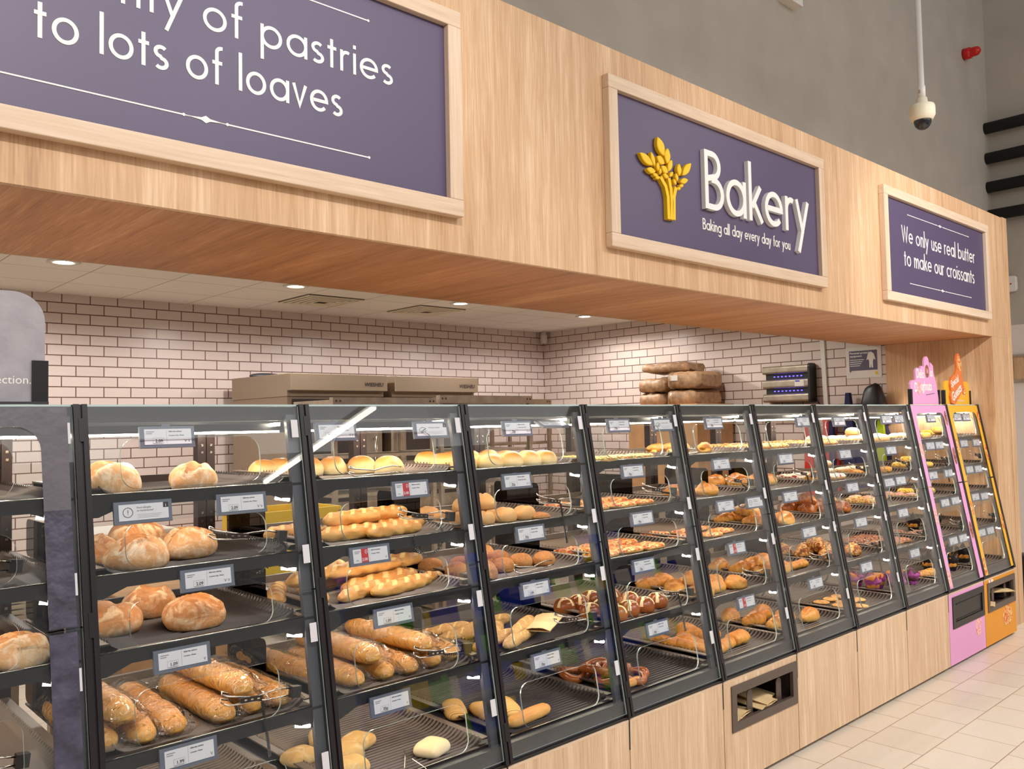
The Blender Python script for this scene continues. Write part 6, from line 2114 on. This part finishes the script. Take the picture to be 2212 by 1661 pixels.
# small white sensor in the corner, downlights, vents
t = thing('corner_sensor', 'small white movement sensor high in the kitchen corner', 'sensor', (7.13, 7.10, 2.63))
bm = BM(); blob(bm, 0.035, 0.035, 0.13, 20, 12, 3.5, 0, 1, 0, z0=-0.04, mid=0.5); obj('housing', bm, M_whitep, t)
bm = BM(); prism(bm, [(-0.04, -0.045), (-0.02, -0.04), (0.0, -0.05), (0.03, 0.03), (-0.03, 0.02)], 'Z', 0.08, 0.09); obj('bracket', bm, M_whitep, t)
for i, dx in enumerate((0.1, 1.57, 3.18, 4.79, 6.42)):
    if i == 0: continue
    t = thing('downlight', 'recessed round downlight, %s from the slate board end of the ceiling' % NTH[i - 1], 'downlight', (dx, 5.80, 2.7265), group='recessed kitchen downlights')
    bm = BM(); lathe(bm, [(0.062, -0.001), (0.095, -0.001), (0.098, -0.006), (0.06, -0.008), (0.058, -0.004)], 28); obj('trim_ring', bm, M_whitep, t)
    bm = BM(); lathe(bm, [(0, -0.002), (0.056, -0.002)], 24); obj('lens', bm, M_led2, t)
for i, (vx, lab) in enumerate(((3.45, 'square louvred ceiling vent nearer the slate board end'), (4.56, 'square louvred ceiling vent nearer the kitchen corner'))):
    t = thing('ceiling_vent', lab, 'vent', (vx + 0.27, 6.35, 2.7265), group='square ceiling vents')
    bm = BM()
    for r_ in (0.26, 0.215, 0.17, 0.125, 0.08):
        for a, b, c, d in ((-r_, r_, -r_, -r_ + 0.024), (-r_, r_, r_ - 0.024, r_), (-r_, -r_ + 0.024, -r_ + .024, r_ - .024), (r_ - 0.024, r_, -r_ + .024, r_ - .024)):
            bx(bm, a, b, c, d, -0.012 - (0.26 - r_) * 0.05, -0.006 - (0.26 - r_) * 0.05)
    obj('louvres', bm, M_cream, t)
    bm = BM(); bx(bm, -0.262, 0.262, -0.262, 0.262, -0.005, 0.0); obj('backing', bm, M_oven_d, t)


# jackets on hooks at the pillar end
def jacket(y, z, w, l, mats, label, seed):
    t = thing('jacket', label, 'jacket', (7.19, y, z))
    for nm_, m, yo, ww, dx in (('back', mats[0], 0.0, w, -0.04), ('sleeve', mats[0], w * 0.62, w * 0.34, -0.05), ('trim_panel', mats[1], -w * 0.32, w * 0.22, -0.075)):
        bm = BM()
        nx, nz = 8, 16
        V = []
        for s_ in (0, 1):
            V.append([[bm.verts.new((dx - 0.035 * s_ - 0.02 * abs(math.sin(i * 1.3 + j * 0.4 + seed)) * s_, yo + ww * (i / nx - .5) * (0.25 + 0.75 * min(1, (nz - j) / nz * 2.2 + 0.05)), -l * (1 - j / nz))) for i in range(nx + 1)] for j in range(nz + 1)])
        for s_ in (0, 1):
            for j in range(nz):
                for i in range(nx):
                    q = (V[s_][j][i], V[s_][j][i + 1], V[s_][j + 1][i + 1], V[s_][j + 1][i])
                    bm.faces.new(q if s_ else q[::-1]).smooth = True
        for j in range(nz):
            for i in (0, nx):
                bm.faces.new((V[0][j][i], V[0][j + 1][i], V[1][j + 1][i], V[1][j][i]))
        for i in range(nx):
            for j in (0, nz):
                bm.faces.new((V[0][j][i], V[0][j][i + 1], V[1][j][i + 1], V[1][j][i]))
        obj(nm_, bm, m, t)
    return t


jacket(3.22, 1.86, 0.30, 0.85, (M_navy, M_lime), 'navy jacket with lime trim hanging on the end wall', 1)
jacket(3.63, 1.74, 0.24, 0.80, (M_redc, M_navy), 'red and navy jacket hanging beside the navy one', 2)
t = tag(obj('rucksack', (lambda b: (blob(b, 0.07, 0.10, 0.30, 20, 14, 2.6, 0.1, 10, 3), b)[1])(BM()), M_black, None, (7.08, 3.17, 1.63)), 'black bag hung over the navy jacket', 'bag')

# ------------------------------------------------------------------ hall fittings
t = thing('dome_camera', 'white dome security camera hanging on a pole', 'security camera', (5.482, 2.08, 3.505))
t.scale = (0.8, 0.8, 1.0)
bm = BM(); lathe(bm, [(0.0, 0.13), (0.04, 0.13), (0.045, 0.095), (0.088, 0.085), (0.094, 0.07), (0.094, 0.02), (0.075, -0.01), (0.066, -0.012), (0.0, -0.005)], 32); obj('housing', bm, M_cream, t)
bm = BM(); lathe(bm, [(0.064, -0.011)] + [(0.064 * math.cos(a * PI / 16), -0.012 - 0.058 * math.sin(a * PI / 16)) for a in range(1, 9)], 32); obj('dome', bm, M_dome, t)
bm = BM(); blob(bm, 0.03, 0.03, 0.045, z0=-0.055); obj('lens_unit', bm, M_black, t)
bm = BM(); lathe(bm, [(0.0, 3.0), (0.024, 3.0), (0.024, 0.21), (0.03, 0.205), (0.03, 0.135), (0, 0.131)], 20); obj('pole', bm, M_whitep, t)
bm = BM(); bx(bm, 0.03, 0.045, -0.006, 0.006, 0.17, 0.185); bx(bm, -0.045, -0.03, -0.006, 0.006, 0.16, 0.175); obj('clamp_screws', bm, M_bolt, t)

t = thing('alarm_beacon', 'red domed alarm beacon on the grey wall', 'alarm beacon', (9.62, 3.204, 5.467), (PI / 2 + 0.0, 0, 0))
t.scale = (0.5, 0.5, 0.5)
bm = BM(); lathe(bm, [(0, 0), (0.12, 0), (0.12, 0.14), (0.105, 0.15), (0, 0.15)], 28); obj('base', bm, M_red, t)
bm = BM(); lathe(bm, [(0.098, 0.151), (0.098, 0.24)] + [(0.098 * math.cos(a * PI / 12), 0.24 + 0.098 * math.sin(a * PI / 12)) for a in range(1, 7)], 28); obj('lens', bm, M_red, t)
tag(obj('wall_box', (lambda b: (bx(b, 0, 0.22, -0.08, 0, 0, 0.3), b)[1])(BM()), M_whitep, None, (5.80, 3.204, 4.79)), 'pale ventilation box high on the grey wall', 'box')

for i, (z, lab) in enumerate(((4.79, 'topmost'), (4.455, 'second from top'), (4.135, 'third from top'), (3.825, 'lowest'))):
    bm = BM()
    tube(bm, [(10.17, 3.203, z), (10.17, 1.2, z)], 0.062, 16)
    t = tag(obj('lagged_pipe', bm, M_pipe), lab + ' of four black lagged pipes in the corner', 'pipe', 'black lagged pipes')
    bm = BM(); tube(bm, [(10.17 + 0.066 * math.cos(a * PI / 8), 2.60, z + 0.066 * math.sin(a * PI / 8)) for a in range(16)], 0.008, 6, closed=True); obj('clamp', bm, M_chrome, t)
t = thing('movement_sensor', 'white movement sensor on the side wall', 'sensor', (10.262, 3.03, 2.97))
bm = BM(); prism(bm, rrect(-0.055, 0.055, 0.0, 0.17, 0.03), 'X', -0.06, 0.0); bev(obj('housing', bm, M_whitep, t), 0.012, 3)
bm = BM(); bx(bm, -0.0615, -0.06, -0.008, 0.008, 0.075, 0.09); obj('red_light', bm, M_red, t)
t = thing('notice_board', 'wooden notice board in grey frame on the side wall', 'notice board', (10.262, 2.0, 1.99))
bm = BM(); bx(bm, -0.02, 0, 0.03, 1.05, 0.025, 0.27); obj('board', bm, M_oak, t)
bm = BM()
for q in ((0, 1.08, 0, 0.025), (0, 1.08, 0.27, 0.295), (0, 0.03, 0.025, 0.27), (1.05, 1.08, 0.025, 0.27)):
    bx(bm, -0.03, 0, *q)
obj('frame', bm, M_steel, t)
bm = BM(); lathe(bm, [(0, -0.003), (0.008, 0), (0, 0.006)], 10); obj('lock', bm, M_bolt, t, (-0.022, 0.95, 0.15))
tag(obj('floor_bracket', (lambda b: (prism(b, [(7.66, 2.32), (7.80, 2.24), (7.84, 2.36), (7.70, 2.44)], 'Z', 0.001, 0.06), b)[1])(BM()), M_card), 'brown block on the floor beside the wooden pillar', 'block')
tag(obj('bin', (lambda b: (lathe(b, [(0, 0.001), (0.11, 0.001), (0.13, 0.42), (0.10, 0.44), (0, 0.44)], 24), b)[1])(BM()), M_black, None, (8.33, 2.40, 0)), 'black bin at the wooden pillar', 'bin')

# ------------------------------------------------------------------ the shop opposite, mirrored in the glass
t = thing('pendant_lamp', 'long white tube lamp over the aisle', 'lamp', (5.82, -5.0, 3.98))
bm = BM(); tube(bm, [(0, -1.5, 0), (0, 1.5, 0)], 0.035, 12); obj('tube', bm, M_lampw, t)
bm = BM(); bx(bm, -0.05, 0.05, -1.55, 1.55, 0.04, 0.10); obj('housing', bm, M_whitep, t)
t = thing('shop_shelving', 'blue shop shelving unit across the aisle', 'shelving', (4.6, -3.1, 0))
bm = BM(); bx(bm, 0, 5.0, 0, 0.06, 0, 2.0); obj('back_panel', bm, M_blue, t)
rs = random.Random(3)
for z in (0.12, 0.5, 0.86, 1.22, 1.58):
    bm = BM(); bx(bm, 0, 5.0, 0.061, 0.5, z, z + 0.025); obj('shelf_board', bm, M_dgrey, t)
    bm = BM(); bx(bm, 0, 5.0, 0.501, 0.515, z - 0.01, z + 0.035); obj('price_rail', bm, M_lab, t)
    bm = BM()
    x = 0.03
    while x < 4.85:
        w_ = rs.uniform(0.08, 0.2)
        bx(bm, x, x + w_ - 0.01, 0.1, 0.48, z + 0.026, z + rs.uniform(0.18, 0.29), rs.choice((0, 0, 0, 1, 2, 3)))
        x += w_
    tag(obj('packets', bm, [M_blue, M_yel, M_green, M_whitep], t), kind='stuff')
